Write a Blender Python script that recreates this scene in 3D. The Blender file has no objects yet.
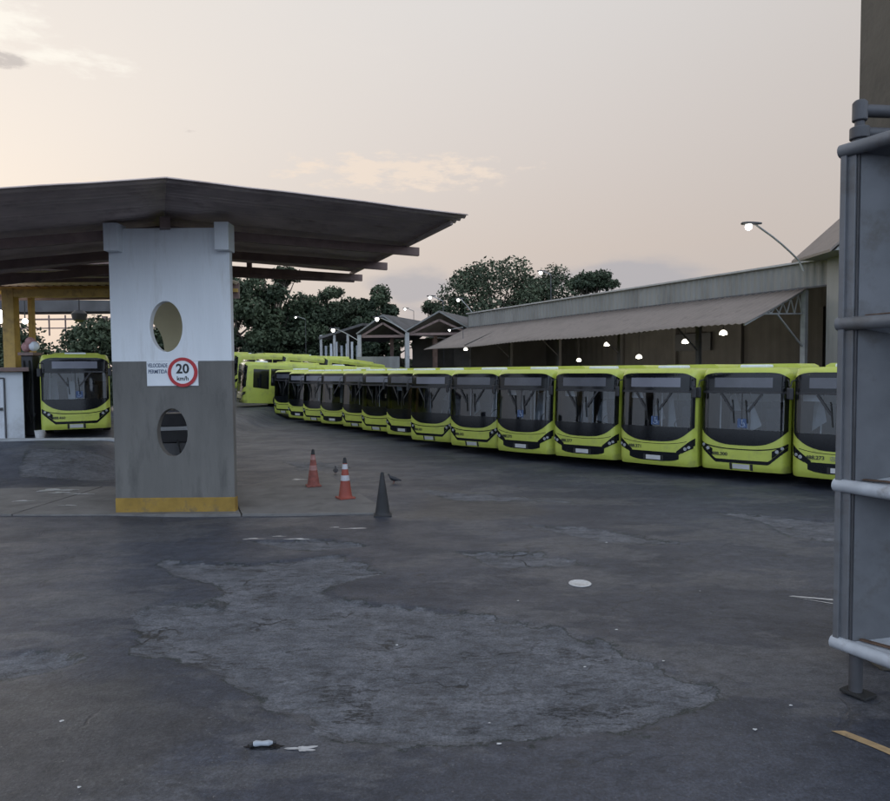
import bpy, math, random
import numpy as np
from mathutils import Matrix, Vector
R = math.radians
sc = bpy.context.scene
col = sc.collection
rng = random.Random(7)

# ------------------------------------------------------------------ helpers
def S01(t):
    t = min(1.0, max(0.0, t)); return t * t * (3 - 2 * t)

def gz(x, y):
    """height of the yard: flat, rising a little to the far left"""
    return 0.75 * S01((-x - 10.3) / 2.4) * S01((y - 18.6) / 6.4) + 0.8 * S01((y - 50) / 5) * S01((-x - 2) / 7)

def tag(o, label=None, cat=None, group=None, kind=None):
    if label: o['label'] = label
    if cat: o['category'] = cat
    if group: o['group'] = group
    if kind: o['kind'] = kind
    return o

def empty(name, loc=(0, 0, 0), rz=0, label=None, cat=None, group=None):
    o = bpy.data.objects.new(name, None); col.objects.link(o)
    o.location = loc; o.rotation_euler = (0, 0, rz); o.empty_display_size = .2
    return tag(o, label, cat, group)

class MB:
    def __init__(s): s.v = []; s.f = []; s.m = []
    def add(s, vs, fs, mi=0):
        n = len(s.v); s.v += [tuple(v) for v in vs]
        for f in fs: s.f.append(tuple(i + n for i in f)); s.m.append(mi)
        return s
    def box(s, c, d, rz=0, mi=0):
        x, y, z = d[0] / 2, d[1] / 2, d[2] / 2; ca, sa = math.cos(rz), math.sin(rz)
        vs = []
        for k in (-1, 1):
            for a, b in ((-1, -1), (1, -1), (1, 1), (-1, 1)):
                px, py = a * x, b * y
                vs.append((c[0] + px * ca - py * sa, c[1] + px * sa + py * ca, c[2] + k * z))
        return s.add(vs, [(3, 2, 1, 0), (4, 5, 6, 7), (0, 1, 5, 4), (1, 2, 6, 5), (2, 3, 7, 6), (3, 0, 4, 7)], mi)
    def bar(s, p, q, w, h=None, mi=0, up=(0, 0, 1)):
        h = h or w; p, q = Vector(p), Vector(q); d = (q - p).normalized(); u = Vector(up)
        if abs(d.dot(u)) > .98: u = Vector((1, 0, 0))
        r = d.cross(u).normalized(); u = r.cross(d)
        vs = []
        for e in (p, q):
            for a, b in ((-1, -1), (1, -1), (1, 1), (-1, 1)): vs.append(e + r * a * w / 2 + u * b * h / 2)
        return s.add(vs, [(3, 2, 1, 0), (4, 5, 6, 7), (0, 1, 5, 4), (1, 2, 6, 5), (2, 3, 7, 6), (3, 0, 4, 7)], mi)
    def tube(s, pts, r, n=8, mi=0, cap=True):
        pts = [Vector(p) for p in pts]; rs = r if isinstance(r, (list, tuple)) else [r] * len(pts)
        base = len(s.v); ref = Vector((0.3, 0.2, 1)).normalized()
        for i, p in enumerate(pts):
            d = (pts[min(i + 1, len(pts) - 1)] - pts[max(i - 1, 0)]).normalized()
            a = d.cross(ref)
            if a.length < .05: a = d.cross(Vector((1, 0, 0)))
            a.normalize(); b = d.cross(a)
            for k in range(n):
                t = 2 * math.pi * k / n; s.v.append(tuple(p + (a * math.cos(t) + b * math.sin(t)) * rs[i]))
        for i in range(len(pts) - 1):
            for k in range(n):
                k2 = (k + 1) % n
                s.f.append((base + i * n + k, base + i * n + k2, base + (i + 1) * n + k2, base + (i + 1) * n + k)); s.m.append(mi)
        if cap:
            s.f.append(tuple(base + k for k in range(n))[::-1]); s.m.append(mi)
            s.f.append(tuple(base + (len(pts) - 1) * n + k for k in range(n))); s.m.append(mi)
        return s
    def lathe(s, prof, c=(0, 0, 0), n=20, mi=0, cap=True):
        base = len(s.v)
        for r, z in prof:
            for k in range(n):
                t = 2 * math.pi * k / n; s.v.append((c[0] + r * math.cos(t), c[1] + r * math.sin(t), c[2] + z))
        for i in range(len(prof) - 1):
            for k in range(n):
                k2 = (k + 1) % n
                s.f.append((base + i * n + k, base + i * n + k2, base + (i + 1) * n + k2, base + (i + 1) * n + k)); s.m.append(mi)
        if cap:
            s.f.append(tuple(base + k for k in range(n))[::-1]); s.m.append(mi)
            s.f.append(tuple(base + (len(prof) - 1) * n + k for k in range(n))); s.m.append(mi)
        return s
    def prism(s, poly, a, b, mi=0):
        """poly: list of 3-D points, extruded by the vector from a to b"""
        d = Vector(b) - Vector(a); n = len(poly)
        vs = [Vector(p) for p in poly] + [Vector(p) + d for p in poly]
        fs = [tuple(range(n))[::-1], tuple(range(n, 2 * n))] + [(i, (i + 1) % n, n + (i + 1) % n, n + i) for i in range(n)]
        return s.add(vs, fs, mi)
    def grid(s, rows, mi=0, flip=False):
        n = len(s.v); nr, nc = len(rows), len(rows[0])
        for r in rows: s.v += [tuple(p) for p in r]
        for i in range(nr - 1):
            for j in range(nc - 1):
                f = (n + i * nc + j, n + i * nc + j + 1, n + (i + 1) * nc + j + 1, n + (i + 1) * nc + j)
                s.f.append(f[::-1] if flip else f); s.m.append(mi)
        return s
    def build(s, name, mats, parent=None, smooth=False, bevel=0, solid=0):
        me = bpy.data.meshes.new(name); me.from_pydata(s.v, [], s.f); me.update()
        mats = mats if isinstance(mats, (list, tuple)) else [mats]
        for m in mats: me.materials.append(m)
        me.polygons.foreach_set('material_index', s.m)
        if smooth: me.polygons.foreach_set('use_smooth', [True] * len(s.f))
        o = bpy.data.objects.new(name, me); col.objects.link(o)
        if parent: o.parent = parent
        if smooth:
            try: me.set_sharp_from_angle(angle=R(38))
            except Exception: pass
        if bevel:
            b = o.modifiers.new('bevel', 'BEVEL'); b.width = bevel; b.segments = 2; b.limit_method = 'ANGLE'; b.angle_limit = R(40)
        if solid:
            b = o.modifiers.new('solid', 'SOLIDIFY'); b.thickness = solid; b.offset = 0
        return o

def kids(o): return [c for c in bpy.data.objects if c.parent == o]
def copy_tree(o, parent=None, cache=None):
    c = o.copy(); col.objects.link(c)
    if parent: c.parent = parent
    for ch in cache[o.name] if cache else kids(o): copy_tree(ch, c, cache)
    return c
def child_cache():
    d = {o.name: [] for o in bpy.data.objects}
    for o in bpy.data.objects:
        if o.parent: d[o.parent.name].append(o)
    return d

def text_mesh(txt, size, extrude=.003, offset=0.0, align='CENTER'):
    cu = bpy.data.curves.new('txt', 'FONT'); cu.body = txt; cu.size = size; cu.extrude = extrude; cu.offset = offset
    cu.align_x = align; cu.align_y = 'CENTER'; cu.resolution_u = 3
    o = bpy.data.objects.new('txt', cu); col.objects.link(o)
    bpy.context.view_layer.update()
    dg = bpy.context.evaluated_depsgraph_get()
    me = bpy.data.meshes.new_from_object(o.evaluated_get(dg))
    bpy.data.objects.remove(o)
    vs = [tuple(v.co) for v in me.vertices]; fs = [tuple(p.vertices) for p in me.polygons]
    bpy.data.meshes.remove(me)
    return vs, fs

# ------------------------------------------------------------------ materials
def mat(name, c, rough=.6, metal=0, var=.15, scale=3, bump=0, bscale=40, coat=0, spec=.5, emit=None, es=0, grime=None, gscale=1.2, stretch=(1, 1, 1)):
    m = bpy.data.materials.new(name); m.use_nodes = True; nt = m.node_tree; N = nt.nodes; L = nt.links
    p = N['Principled BSDF']; p.inputs['Roughness'].default_value = rough; p.inputs['Metallic'].default_value = metal
    p.inputs['Coat Weight'].default_value = coat; p.inputs['Specular IOR Level'].default_value = spec; p.inputs['Coat Roughness'].default_value = .12
    tc = N.new('ShaderNodeTexCoord'); mp = N.new('ShaderNodeMapping'); mp.inputs['Scale'].default_value = stretch
    L.new(tc.outputs['Object'], mp.inputs['Vector'])
    n = N.new('ShaderNodeTexNoise'); n.inputs['Scale'].default_value = scale; n.inputs['Detail'].default_value = 6
    L.new(mp.outputs[0], n.inputs['Vector'])
    r = N.new('ShaderNodeValToRGB'); r.color_ramp.elements[0].position = .3; r.color_ramp.elements[1].position = .72
    r.color_ramp.elements[0].color = tuple(x * (1 - var) for x in c) + (1,); r.color_ramp.elements[1].color = tuple(min(1, x * (1 + var)) for x in c) + (1,)
    L.new(n.outputs['Fac'], r.inputs['Fac']); out = r.outputs['Color']
    if grime:
        g = N.new('ShaderNodeTexNoise'); g.inputs['Scale'].default_value = gscale; g.inputs['Detail'].default_value = 9; g.inputs['Roughness'].default_value = .68
        L.new(mp.outputs[0], g.inputs['Vector'])
        gr = N.new('ShaderNodeValToRGB'); gr.color_ramp.elements[0].position = .52; gr.color_ramp.elements[1].position = .72
        gr.color_ramp.elements[0].color = (0, 0, 0, 1); gr.color_ramp.elements[1].color = (1, 1, 1, 1)
        L.new(g.outputs['Fac'], gr.inputs['Fac'])
        mx = N.new('ShaderNodeMix'); mx.data_type = 'RGBA'; L.new(gr.outputs['Color'], mx.inputs['Factor'])
        L.new(out, mx.inputs['A']); mx.inputs['B'].default_value = tuple(grime) + (1,); out = mx.outputs['Result']
    L.new(out, p.inputs['Base Color'])
    if bump:
        b = N.new('ShaderNodeTexNoise'); b.inputs['Scale'].default_value = bscale; b.inputs['Detail'].default_value = 5; L.new(mp.outputs[0], b.inputs['Vector'])
        bp = N.new('ShaderNodeBump'); bp.inputs['Strength'].default_value = bump; bp.inputs['Distance'].default_value = .02
        L.new(b.outputs['Fac'], bp.inputs['Height']); L.new(bp.outputs[0], p.inputs['Normal'])
    if emit:
        p.inputs['Emission Color'].default_value = tuple(emit) + (1,); p.inputs['Emission Strength'].default_value = es
    return m

M = dict(
    paint=mat('lime_bus_paint', (.44, .495, .082), .38, var=.06, scale=2, coat=.25, grime=(.28, .295, .085), gscale=1.5),
    roofpaint=mat('lime_bus_roof', (.46, .50, .085), .5, var=.08, scale=2, grime=(.42, .44, .2), gscale=1.3),
    black=mat('black_gloss', (.007, .008, .010), .14, var=.2, spec=.3),
    rubber=mat('rubber', (.018, .018, .018), .8, var=.3),
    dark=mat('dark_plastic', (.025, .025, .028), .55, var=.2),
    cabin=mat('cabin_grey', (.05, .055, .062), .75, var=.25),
    pale=mat('pale_panel', (.70, .73, .78), .6, var=.1),
    midgrey=mat('mid_grey_panel', (.36, .39, .43), .6, var=.15),
    midgrey2=mat('grey_cabinet', (.10, .10, .105), .6, var=.15),
    cabinlight=mat('cabin_light_grey', (.2, .22, .25), .7, var=.3, scale=4),
    seat=mat('seat_cloth', (.03, .033, .045), .85, var=.3),
    display=mat('display_glass', (.16, .165, .2), .3, var=.05),
    displaydark=mat('display_glass_dark', (.08, .083, .10), .25, var=.1),
    lens=mat('headlight_lens', (.32, .33, .34), .15, var=.25, scale=14, coat=.4),
    plate=mat('plate_white', (.5, .5, .5), .5, var=.1),
    ink=mat('ink', (.03, .035, .02), .6),
    blue=mat('blue_sticker', (.045, .085, .19), .5, var=.1),
    white=mat('white_decal', (.26, .31, .4), .5, var=.05),
    rim=mat('wheel_rim', (.25, .25, .26), .45, metal=.4),
    sidewin=mat('tinted_glass', (.008, .009, .011), .06, var=.2, spec=.6),
    pillar_white=mat('pillar_white', (.72, .74, .76), .75, var=.06, scale=1.5, bump=.15, bscale=18, grime=(.56, .56, .555), gscale=1.5, stretch=(1.6, 1, .22)),
    pillar_grey=mat('pillar_grey', (.14, .133, .122), .8, var=.14, scale=1.6, bump=.25, bscale=18, grime=(.088, .084, .078), gscale=1.9, stretch=(1.5, 1, .35)),
    pillar_cream=mat('pillar_cream', (.60, .53, .33), .8, var=.06, scale=1.5, grime=(.50, .45, .3)),
    yellow=mat('yellow_band', (.30, .185, .035), .8, var=.18, scale=4, grime=(.13, .10, .06), gscale=3.5),
    ysteel=mat('yellow_steel', (.45, .29, .075), .6, var=.12, grime=(.22, .13, .05), gscale=2.5),
    roofsheet=mat('fibre_roof', (.55, .455, .41), .85, var=.2, scale=1.2, grime=(.36, .28, .25), gscale=1.4),
    steel=mat('dark_brown_steel', (.20, .135, .12), .65, var=.2, grime=(.14, .085, .07)),
    sign=mat('sign_white', (.72, .74, .76), .5, var=.04),
    red=mat('sign_red', (.42, .02, .025), .5, var=.05),
    signink=mat('sign_ink', (.02, .02, .022), .6),
    bluink=mat('sign_faded_ink', (.10, .13, .2), .6),
    orange=mat('cone_orange', (.27, .055, .035), .6, var=.15, grime=(.22, .06, .04), gscale=6),
    conefade=mat('cone_faded', (.24, .07, .052), .7, var=.25, scale=9, grime=(.12, .05, .045), gscale=7),
    band=mat('cone_band', (.45, .45, .47), .5, var=.1),
    bandfade=mat('cone_band_faded', (.36, .19, .17), .7, var=.3, scale=8),
    coneblack=mat('cone_black', (.022, .022, .024), .7, var=.3),
    pigeon=mat('pigeon_feathers', (.035, .037, .045), .7, var=.4, scale=18),
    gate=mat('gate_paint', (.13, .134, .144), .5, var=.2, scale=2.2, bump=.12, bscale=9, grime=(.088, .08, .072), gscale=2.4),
    gatelit=mat('gate_paint_lit', (.40, .42, .45), .45, var=.18, scale=5, bump=.12, bscale=25, grime=(.15, .135, .12), gscale=3.2),  # gate paint lightened, light on the rail tops put into the colour
    gatedark=mat('gate_iron', (.06, .06, .066), .6, var=.25),
    postwall=mat('gate_pillar_render', (.088, .078, .062), .85, var=.2, scale=1.3, bump=.3, bscale=14, grime=(.055, .05, .042)),
    concrete=mat('concrete', (.16, .152, .145), .85, var=.2, scale=1.5, bump=.25, bscale=30, grime=(.09, .085, .08)),
    kerb=mat('kerb_paint', (.36, .37, .38), .8, var=.2, scale=2),
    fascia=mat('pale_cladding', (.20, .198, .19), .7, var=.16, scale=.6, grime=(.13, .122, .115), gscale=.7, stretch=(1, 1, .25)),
    awning=mat('fibre_awning', (.205, .172, .152), .85, var=.16, scale=.8, bump=.3, bscale=9, grime=(.135, .11, .098), gscale=.8),
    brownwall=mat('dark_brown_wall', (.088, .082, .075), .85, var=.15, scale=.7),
    annex=mat('annex_cladding', (.24, .24, .235), .7, var=.1, scale=.8, grime=(.17, .168, .165), gscale=.8, stretch=(1, 1, .2)),
    galv=mat('galvanised', (.34, .34, .34), .5, metal=.3, var=.15),
    shed=mat('shed_roof', (.10, .095, .095), .85, var=.25, scale=.6, grime=(.06, .055, .055), gscale=.5),
    bark=mat('bark', (.07, .055, .042), .9, var=.3, scale=3),
    booth=mat('booth_white', (.62, .65, .7), .7, var=.06, scale=1.2, grime=(.45, .46, .48), gscale=.9),
    lampbulb=mat('lamp_glow', (.9, .9, .85), .4, emit=(1, .97, .9), es=14),
    pendantglow=mat('pendant_glow', (.9, .88, .8), .4, emit=(1, .95, .82), es=2.2),
    linepaint=mat('white_line_paint', (.46, .46, .46), .8, var=.25, scale=12, grime=(.14, .14, .14), gscale=9),
    yline=mat('ochre_line_paint', (.36, .25, .13), .8, var=.2, scale=10, grime=(.13, .1, .07), gscale=7),
    litter=mat('litter_white', (.5, .5, .5), .5, var=.15, scale=20),
    rag=mat('pink_rag', (.42, .23, .22), .8, var=.3, scale=6),
)

def leafmat(name, a, b):
    m = bpy.data.materials.new(name); m.use_nodes = True; N = m.node_tree.nodes; L = m.node_tree.links; p = N['Principled BSDF']
    p.inputs['Roughness'].default_value = .65; p.inputs['Specular IOR Level'].default_value = .25
    at = N.new('ShaderNodeAttribute'); at.attribute_name = 'tone'
    r = N.new('ShaderNodeValToRGB'); r.color_ramp.elements[0].color = a + (1,); r.color_ramp.elements[1].color = b + (1,)
    L.new(at.outputs['Fac'], r.inputs['Fac']); L.new(r.outputs['Color'], p.inputs['Base Color'])
    return m
LEAF = leafmat('leaf_deep', (.030, .044, .028), (.072, .096, .052))
LEAF2 = leafmat('leaf_olive', (.038, .052, .032), (.092, .115, .066))

# windscreen glass: see-through with a real mirror reflection
def glassmat():
    m = bpy.data.materials.new('windscreen_glass'); m.use_nodes = True; nt = m.node_tree; N = nt.nodes; L = nt.links
    N.remove(N['Principled BSDF']); out = N['Material Output']
    t = N.new('ShaderNodeBsdfTransparent'); t.inputs['Color'].default_value = (.84, .88, .91, 1)
    g = N.new('ShaderNodeBsdfGlossy'); g.inputs['Roughness'].default_value = .03
    fr = N.new('ShaderNodeFresnel'); fr.inputs['IOR'].default_value = 1.5
    ad = N.new('ShaderNodeMath'); ad.operation = 'ADD'; ad.inputs[1].default_value = .022; L.new(fr.outputs[0], ad.inputs[0])
    mx = N.new('ShaderNodeMixShader'); L.new(ad.outputs[0], mx.inputs[0]); L.new(t.outputs[0], mx.inputs[1]); L.new(g.outputs[0], mx.inputs[2])
    L.new(mx.outputs[0], out.inputs['Surface']); return m
M['glass'] = glassmat()
M['rust'] = mat('rusty_iron', (.10, .06, .04), .85, var=.4, scale=9, bump=.3, bscale=40)

# ------------------------------------------------------------------ world: dusk sky with a thin veil of cloud
w = bpy.data.worlds.new('World'); sc.world = w; w.use_nodes = True
nt = w.node_tree; N = nt.nodes; L = nt.links
bg = N['Background']; bg.inputs['Strength'].default_value = .1
SUN_AZ, SUN_EL = -36.0, 9.0
sky = N.new('ShaderNodeTexSky'); sky.sky_type = 'NISHITA'; sky.sun_disc = False
sky.sun_elevation = R(SUN_EL); sky.sun_rotation = R(SUN_AZ); sky.air_density = 1.2; sky.dust_density = 2.5
tc = N.new('ShaderNodeTexCoord'); sx = N.new('ShaderNodeSeparateXYZ'); L.new(tc.outputs['Generated'], sx.inputs[0])
def mth(op, a, b=None, c=None, clamp=False):
    n = N.new('ShaderNodeMath'); n.operation = op; n.use_clamp = clamp
    for i, q in enumerate((a, b, c)):
        if q is None: continue
        if isinstance(q, (int, float)): n.inputs[i].default_value = q
        else: L.new(q, n.inputs[i])
    return n.outputs[0]
X, Y, Z = sx.outputs
el = mth('ARCSINE', Z); az = mth('ARCTAN2', X, Y)
def ramp(fac, stops):
    r = N.new('ShaderNodeValToRGB'); e = r.color_ramp.elements
    while len(e) < len(stops): e.new(.5)
    for q, (p, c) in zip(e, stops): q.position = p; q.color = tuple(c) + (1,)
    L.new(fac, r.inputs['Fac']); return r.outputs['Color']
def mixc(f, a, b, mode='MIX'):
    n = N.new('ShaderNodeMix'); n.data_type = 'RGBA'; n.blend_type = mode
    for k, q in (('Factor', f), ('A', a), ('B', b)):
        if isinstance(q, (int, float)): n.inputs[k].default_value = q
        elif isinstance(q, tuple): n.inputs[k].default_value = q + (1,)
        else: L.new(q, n.inputs[k])
    return n.outputs['Result']
def blob(a0, e0, sa, se):
    da = mth('DIVIDE', mth('SUBTRACT', az, R(a0)), R(sa)); de = mth('DIVIDE', mth('SUBTRACT', el, R(e0)), R(se))
    return mth('POWER', 2.718, mth('MULTIPLY', mth('ADD', mth('MULTIPLY', da, da), mth('MULTIPLY', de, de)), -1))
front = ramp(Z, [(0, (.50, .46, .465)), (.07, (.585, .51, .48)), (.17, (.655, .56, .505)), (.30, (.70, .635, .60)), (.46, (.735, .705, .69)), (1, (.62, .66, .72))])
back = ramp(Z, [(0, (1.05, 1.24, 1.54)), (.3, (1.42, 1.73, 2.2)), (.7, (1.0, 1.16, 1.4)), (1, (.70, .76, .86))])  # sky behind the camera, raised to light the pillar face
veil = mixc(mth('MULTIPLY_ADD', Y, -1.0, .35, clamp=True), front, back)
veil = mixc(mth('MULTIPLY', blob(-42, 20, 36, 20), .8), veil, (.93, .86, .79))
veil = mixc(mth('MULTIPLY', blob(40, 8, 26, 30), .55), veil, (.52, .48, .455))
# clouds
cv = N.new('ShaderNodeCombineXYZ'); L.new(mth('MULTIPLY', az, 5.0), cv.inputs[0]); L.new(mth('MULTIPLY', el, 15.0), cv.inputs[1])
def noise(sc_, det, rough, off):
    mp = N.new('ShaderNodeMapping'); mp.inputs['Location'].default_value = off; L.new(cv.outputs[0], mp.inputs[0])
    n = N.new('ShaderNodeTexNoise'); n.inputs['Scale'].default_value = sc_; n.inputs['Detail'].default_value = det; n.inputs['Roughness'].default_value = rough
    L.new(mp.outputs[0], n.inputs['Vector']); return n.outputs['Fac']
n1 = noise(4.6, 9, .62, (3.1, 1.7, 0)); n2 = noise(1.3, 6, .55, (9.3, 4.1, 2)); n3 = noise(.8, 5, .6, (1.0, 7.7, 5))
def thr(n, mask, lo, hi):
    q = N.new('ShaderNodeMapRange'); q.interpolation_type = 'SMOOTHSTEP'; q.inputs['From Min'].default_value = lo; q.inputs['From Max'].default_value = hi
    L.new(mth('MULTIPLY', n, mask), q.inputs['Value']); return q.outputs['Result']
c1 = thr(n1, mth('MAXIMUM', blob(-3.5, 16.0, 17, 2.5), mth('MULTIPLY', blob(-24, 13.6, 10, 1.2), .9)), .345, .51)       # small peach-lit clouds over the yard
c2 = thr(mth('MULTIPLY_ADD', n1, .6, mth('MULTIPLY', n2, .4)), mth('MAXIMUM', blob(-34, 23.4, 7, 3.2), mth('MULTIPLY', blob(-28, 21.6, 7, 1.6), .85)), .28, .46)           # bright cloud upper left
c3 = thr(n2, mth('MAXIMUM', blob(-2.5, 6.5, 5, 3.4), blob(14, 7.0, 9, 3.0)), .24, .46)   # blue-grey bank low behind the trees
c4 = thr(n1, mth('MAXIMUM', blob(-32.6, 20.9, 3.0, .9), mth('MULTIPLY', blob(-20.0, 18.2, 1.4, .5), .75)), .30, .48)          # dark wisps
c5 = thr(n3, blob(-20, 26, 40, 12), .42, .75)            # faint high streaks
veil = mixc(mth('MULTIPLY', c5, .22), veil, (.86, .80, .74))
veil = mixc(mth('MULTIPLY', c3, .7), veil, (.42, .42, .465))
veil = mixc(mth('MULTIPLY', c1, .68), veil, (.93, .78, .65))
veil = mixc(mth('MULTIPLY', c2, .85), veil, (1.0, .96, .88))
veil = mixc(mth('MULTIPLY', c4, .7), veil, (.47, .44, .44))
vs10 = N.new('ShaderNodeVectorMath'); vs10.operation = 'SCALE'; vs10.inputs['Scale'].default_value = 10.0; L.new(veil, vs10.inputs[0])
L.new(mixc(.965, sky.outputs['Color'], vs10.outputs[0]), bg.inputs['Color'])

sl = bpy.data.lights.new('sun', 'SUN'); sl.energy = .5; sl.angle = R(25); sl.color = (1, .95, .9)
so = bpy.data.objects.new('sun', sl); col.objects.link(so)
sd = Vector((math.sin(R(SUN_AZ)) * math.cos(R(SUN_EL)), math.cos(R(SUN_AZ)) * math.cos(R(SUN_EL)), math.sin(R(SUN_EL))))
so.rotation_euler = sd.to_track_quat('Z', 'Y').to_euler(); so.location = (-20, 30, 30)

sc.cycles.use_adaptive_sampling = True; sc.cycles.adaptive_threshold = .03; sc.cycles.max_bounces = 5; sc.cycles.diffuse_bounces = 3; sc.cycles.glossy_bounces = 3; sc.cycles.transparent_max_bounces = 8; sc.cycles.caustics_reflective = False; sc.cycles.caustics_refractive = False
sc.view_settings.view_transform = 'Standard'; sc.view_settings.look = 'None'; sc.view_settings.exposure = 0; sc.view_settings.gamma = 1

# ------------------------------------------------------------------ camera
cam = bpy.data.cameras.new('camera'); co = bpy.data.objects.new('camera', cam); col.objects.link(co); sc.camera = co
cam.sensor_fit = 'HORIZONTAL'; cam.sensor_width = 36; cam.lens = 27.5; cam.clip_end = 3000; cam.clip_start = .05
th, rl = R(2.57), .0085
Fv = Vector((0, math.cos(th), -math.sin(th))); R0 = Vector((1, 0, 0)); U0 = Vector((0, math.sin(th), math.cos(th)))
Rv = R0 * math.cos(rl) - U0 * math.sin(rl); Uv = R0 * math.sin(rl) + U0 * math.cos(rl)
mw = Matrix((Rv, Uv, -Fv)).transposed().to_4x4(); mw.translation = (0, 0, 3.24); co.matrix_world = mw

# ------------------------------------------------------------------ ground
def axis(parts):
    out = []
    for a, b, s in parts: out += list(np.arange(a, b, s))
    return out
xs = axis([(-600, -100, 50), (-100, -30, 5), (-30, -8, .4), (-8, 8, .06), (8, 30, .4), (30, 100, 5), (100, 601, 50)])
ys = axis([(-300, -50, 50), (-50, 2, 4), (2, 15, .055), (15, 24, .12), (24, 60, .5), (60, 120, 5), (120, 1500, 60)])
GX, GY = np.meshgrid(np.array(xs), np.array(ys)); P = np.stack([GX.ravel(), GY.ravel()], 1)
PATCH = [
 [(-4.13, 8.96), (-4.09, 9.55), (-3.1, 9.28), (-3.29, 9.97), (-4.87, 11.32), (-4.86, 11.62), (-3.35, 11.45), (-1.77, 11.97), (-1.07, 10.81), (-1.86, 10.12), (-1.52, 9.57), (-0.4, 9.26), (0.31, 8.97), (1.38, 8.41), (2.0, 7.72), (2.69, 6.88), (2.73, 6.58), (1.82, 6.03), (0.79, 5.86), (-0.42, 5.83), (-0.93, 5.85), (-1.36, 6.28), (-1.77, 6.47), (-2.12, 6.88), (-2.62, 7.34), (-3.58, 7.73)],
 [(-6.9, 7.95), (-5.61, 7.85), (-4.69, 7.89), (-4.14, 7.5), (-4.42, 7.25), (-5.03, 7.02), (-6.9, 6.9)],
 [(0.16, 12.04), (1.66, 11.93), (2.43, 11.22), (0.88, 11.03)],
 [(5.88, 15.6), (7.44, 14.58), (8.43, 14.06), (7.42, 12.37), (6.64, 13.0), (6.67, 14.31)],
 [(-3.78, 12.97), (-2.26, 13.07), (-1.38, 12.51), (-2.67, 12.27)],
 [(-0.7, 18.44), (1.88, 17.15), (3.67, 16.05), (1.84, 16.75), (0.1, 16.83)],
 [(1.57, 14.32), (3.13, 13.71), (4.46, 12.32), (2.91, 12.74)],
 [(-6.06, 24.77), (-4.12, 24.1), (-3.19, 22.56), (-4.78, 22.2)],
 [(-14.5, 23.5), (-10.5, 23.2), (-9.6, 20.6), (-12.8, 20.3)]]
BROWN = [[(-7, 6.9), (-3.4, 7.2), (-1.9, 6.2), (-2.4, 5.4), (-3.2, 4.6), (-7, 4.4)], [(-.3, 18.8), (-.9, 14.9), (.4, 14.5), (2.4, 15.2), (1.6, 17.0)]]
def sdist(poly):
    q = np.array(poly); n = len(q); d = np.full(len(P), 9.0); ins = np.zeros(len(P), bool)
    for i in range(n):
        a, b = q[i], q[(i + 1) % n]; e = b - a; wv = P - a
        t = np.clip((wv @ e) / (e @ e), 0, 1); d = np.minimum(d, np.hypot(*(wv - t[:, None] * e).T))
        cnd = (a[1] > P[:, 1]) != (b[1] > P[:, 1])
        with np.errstate(divide='ignore', invalid='ignore'): xi = a[0] + (P[:, 1] - a[1]) * e[0] / e[1]
        ins ^= cnd & (P[:, 0] < xi)
    return np.where(ins, d, -d)
sdp = np.clip(np.max([sdist(p) for p in PATCH], 0), -1, 1); sdb = np.clip(np.max([sdist(p) for p in BROWN], 0), -1, 1)
gv = np.array([[x, y, gz(x, y)] for x, y in P])
gv[:, 2] -= .028 * np.clip(sdp / .09 + .5, 0, 1) * (P[:, 1] < 16)                # the worn patches lie a little lower
k = lambda a, b, p: np.sin(P[:, 0] * a + P[:, 1] * b + p)
gv[:, 2] += (.010 * k(1.1, .7, 0) + .008 * k(-.6, 1.7, 1) + .006 * k(2.3, 1.1, 2) - .02) * (np.hypot(P[:, 0], P[:, 1]) < 60)
nx, ny = len(xs), len(ys); idx = np.arange(nx * ny).reshape(ny, nx)
fq = np.stack([idx[:-1, :-1], idx[:-1, 1:], idx[1:, 1:], idx[1:, :-1]], -1).reshape(-1, 4)
gm = bpy.data.meshes.new('ground'); gm.from_pydata(gv.tolist(), [], fq.tolist()); gm.update()
gm.polygons.foreach_set('use_smooth', [True] * len(gm.polygons))
for nm, arr in (('worn', sdp), ('brown', sdb)):
    a = gm.attributes.new(nm, 'FLOAT', 'POINT'); a.data.foreach_set('value', arr.astype(np.float32))
ground = bpy.data.objects.new('ground', gm); col.objects.link(ground); tag(ground, kind='structure')
GI = (np.array(xs), np.array(ys), gv[:, 2].reshape(ny, nx))
def gtop(x, y):
    """height of the built ground sheet at a point"""
    i = int(np.clip(np.searchsorted(GI[0], x) - 1, 0, nx - 2)); j = int(np.clip(np.searchsorted(GI[1], y) - 1, 0, ny - 2))
    u = (x - GI[0][i]) / (GI[0][i + 1] - GI[0][i]); v = (y - GI[1][j]) / (GI[1][j + 1] - GI[1][j]); z = GI[2]
    return float((z[j, i] * (1 - u) + z[j, i + 1] * u) * (1 - v) + (z[j + 1, i] * (1 - u) + z[j + 1, i + 1] * u) * v)

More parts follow.
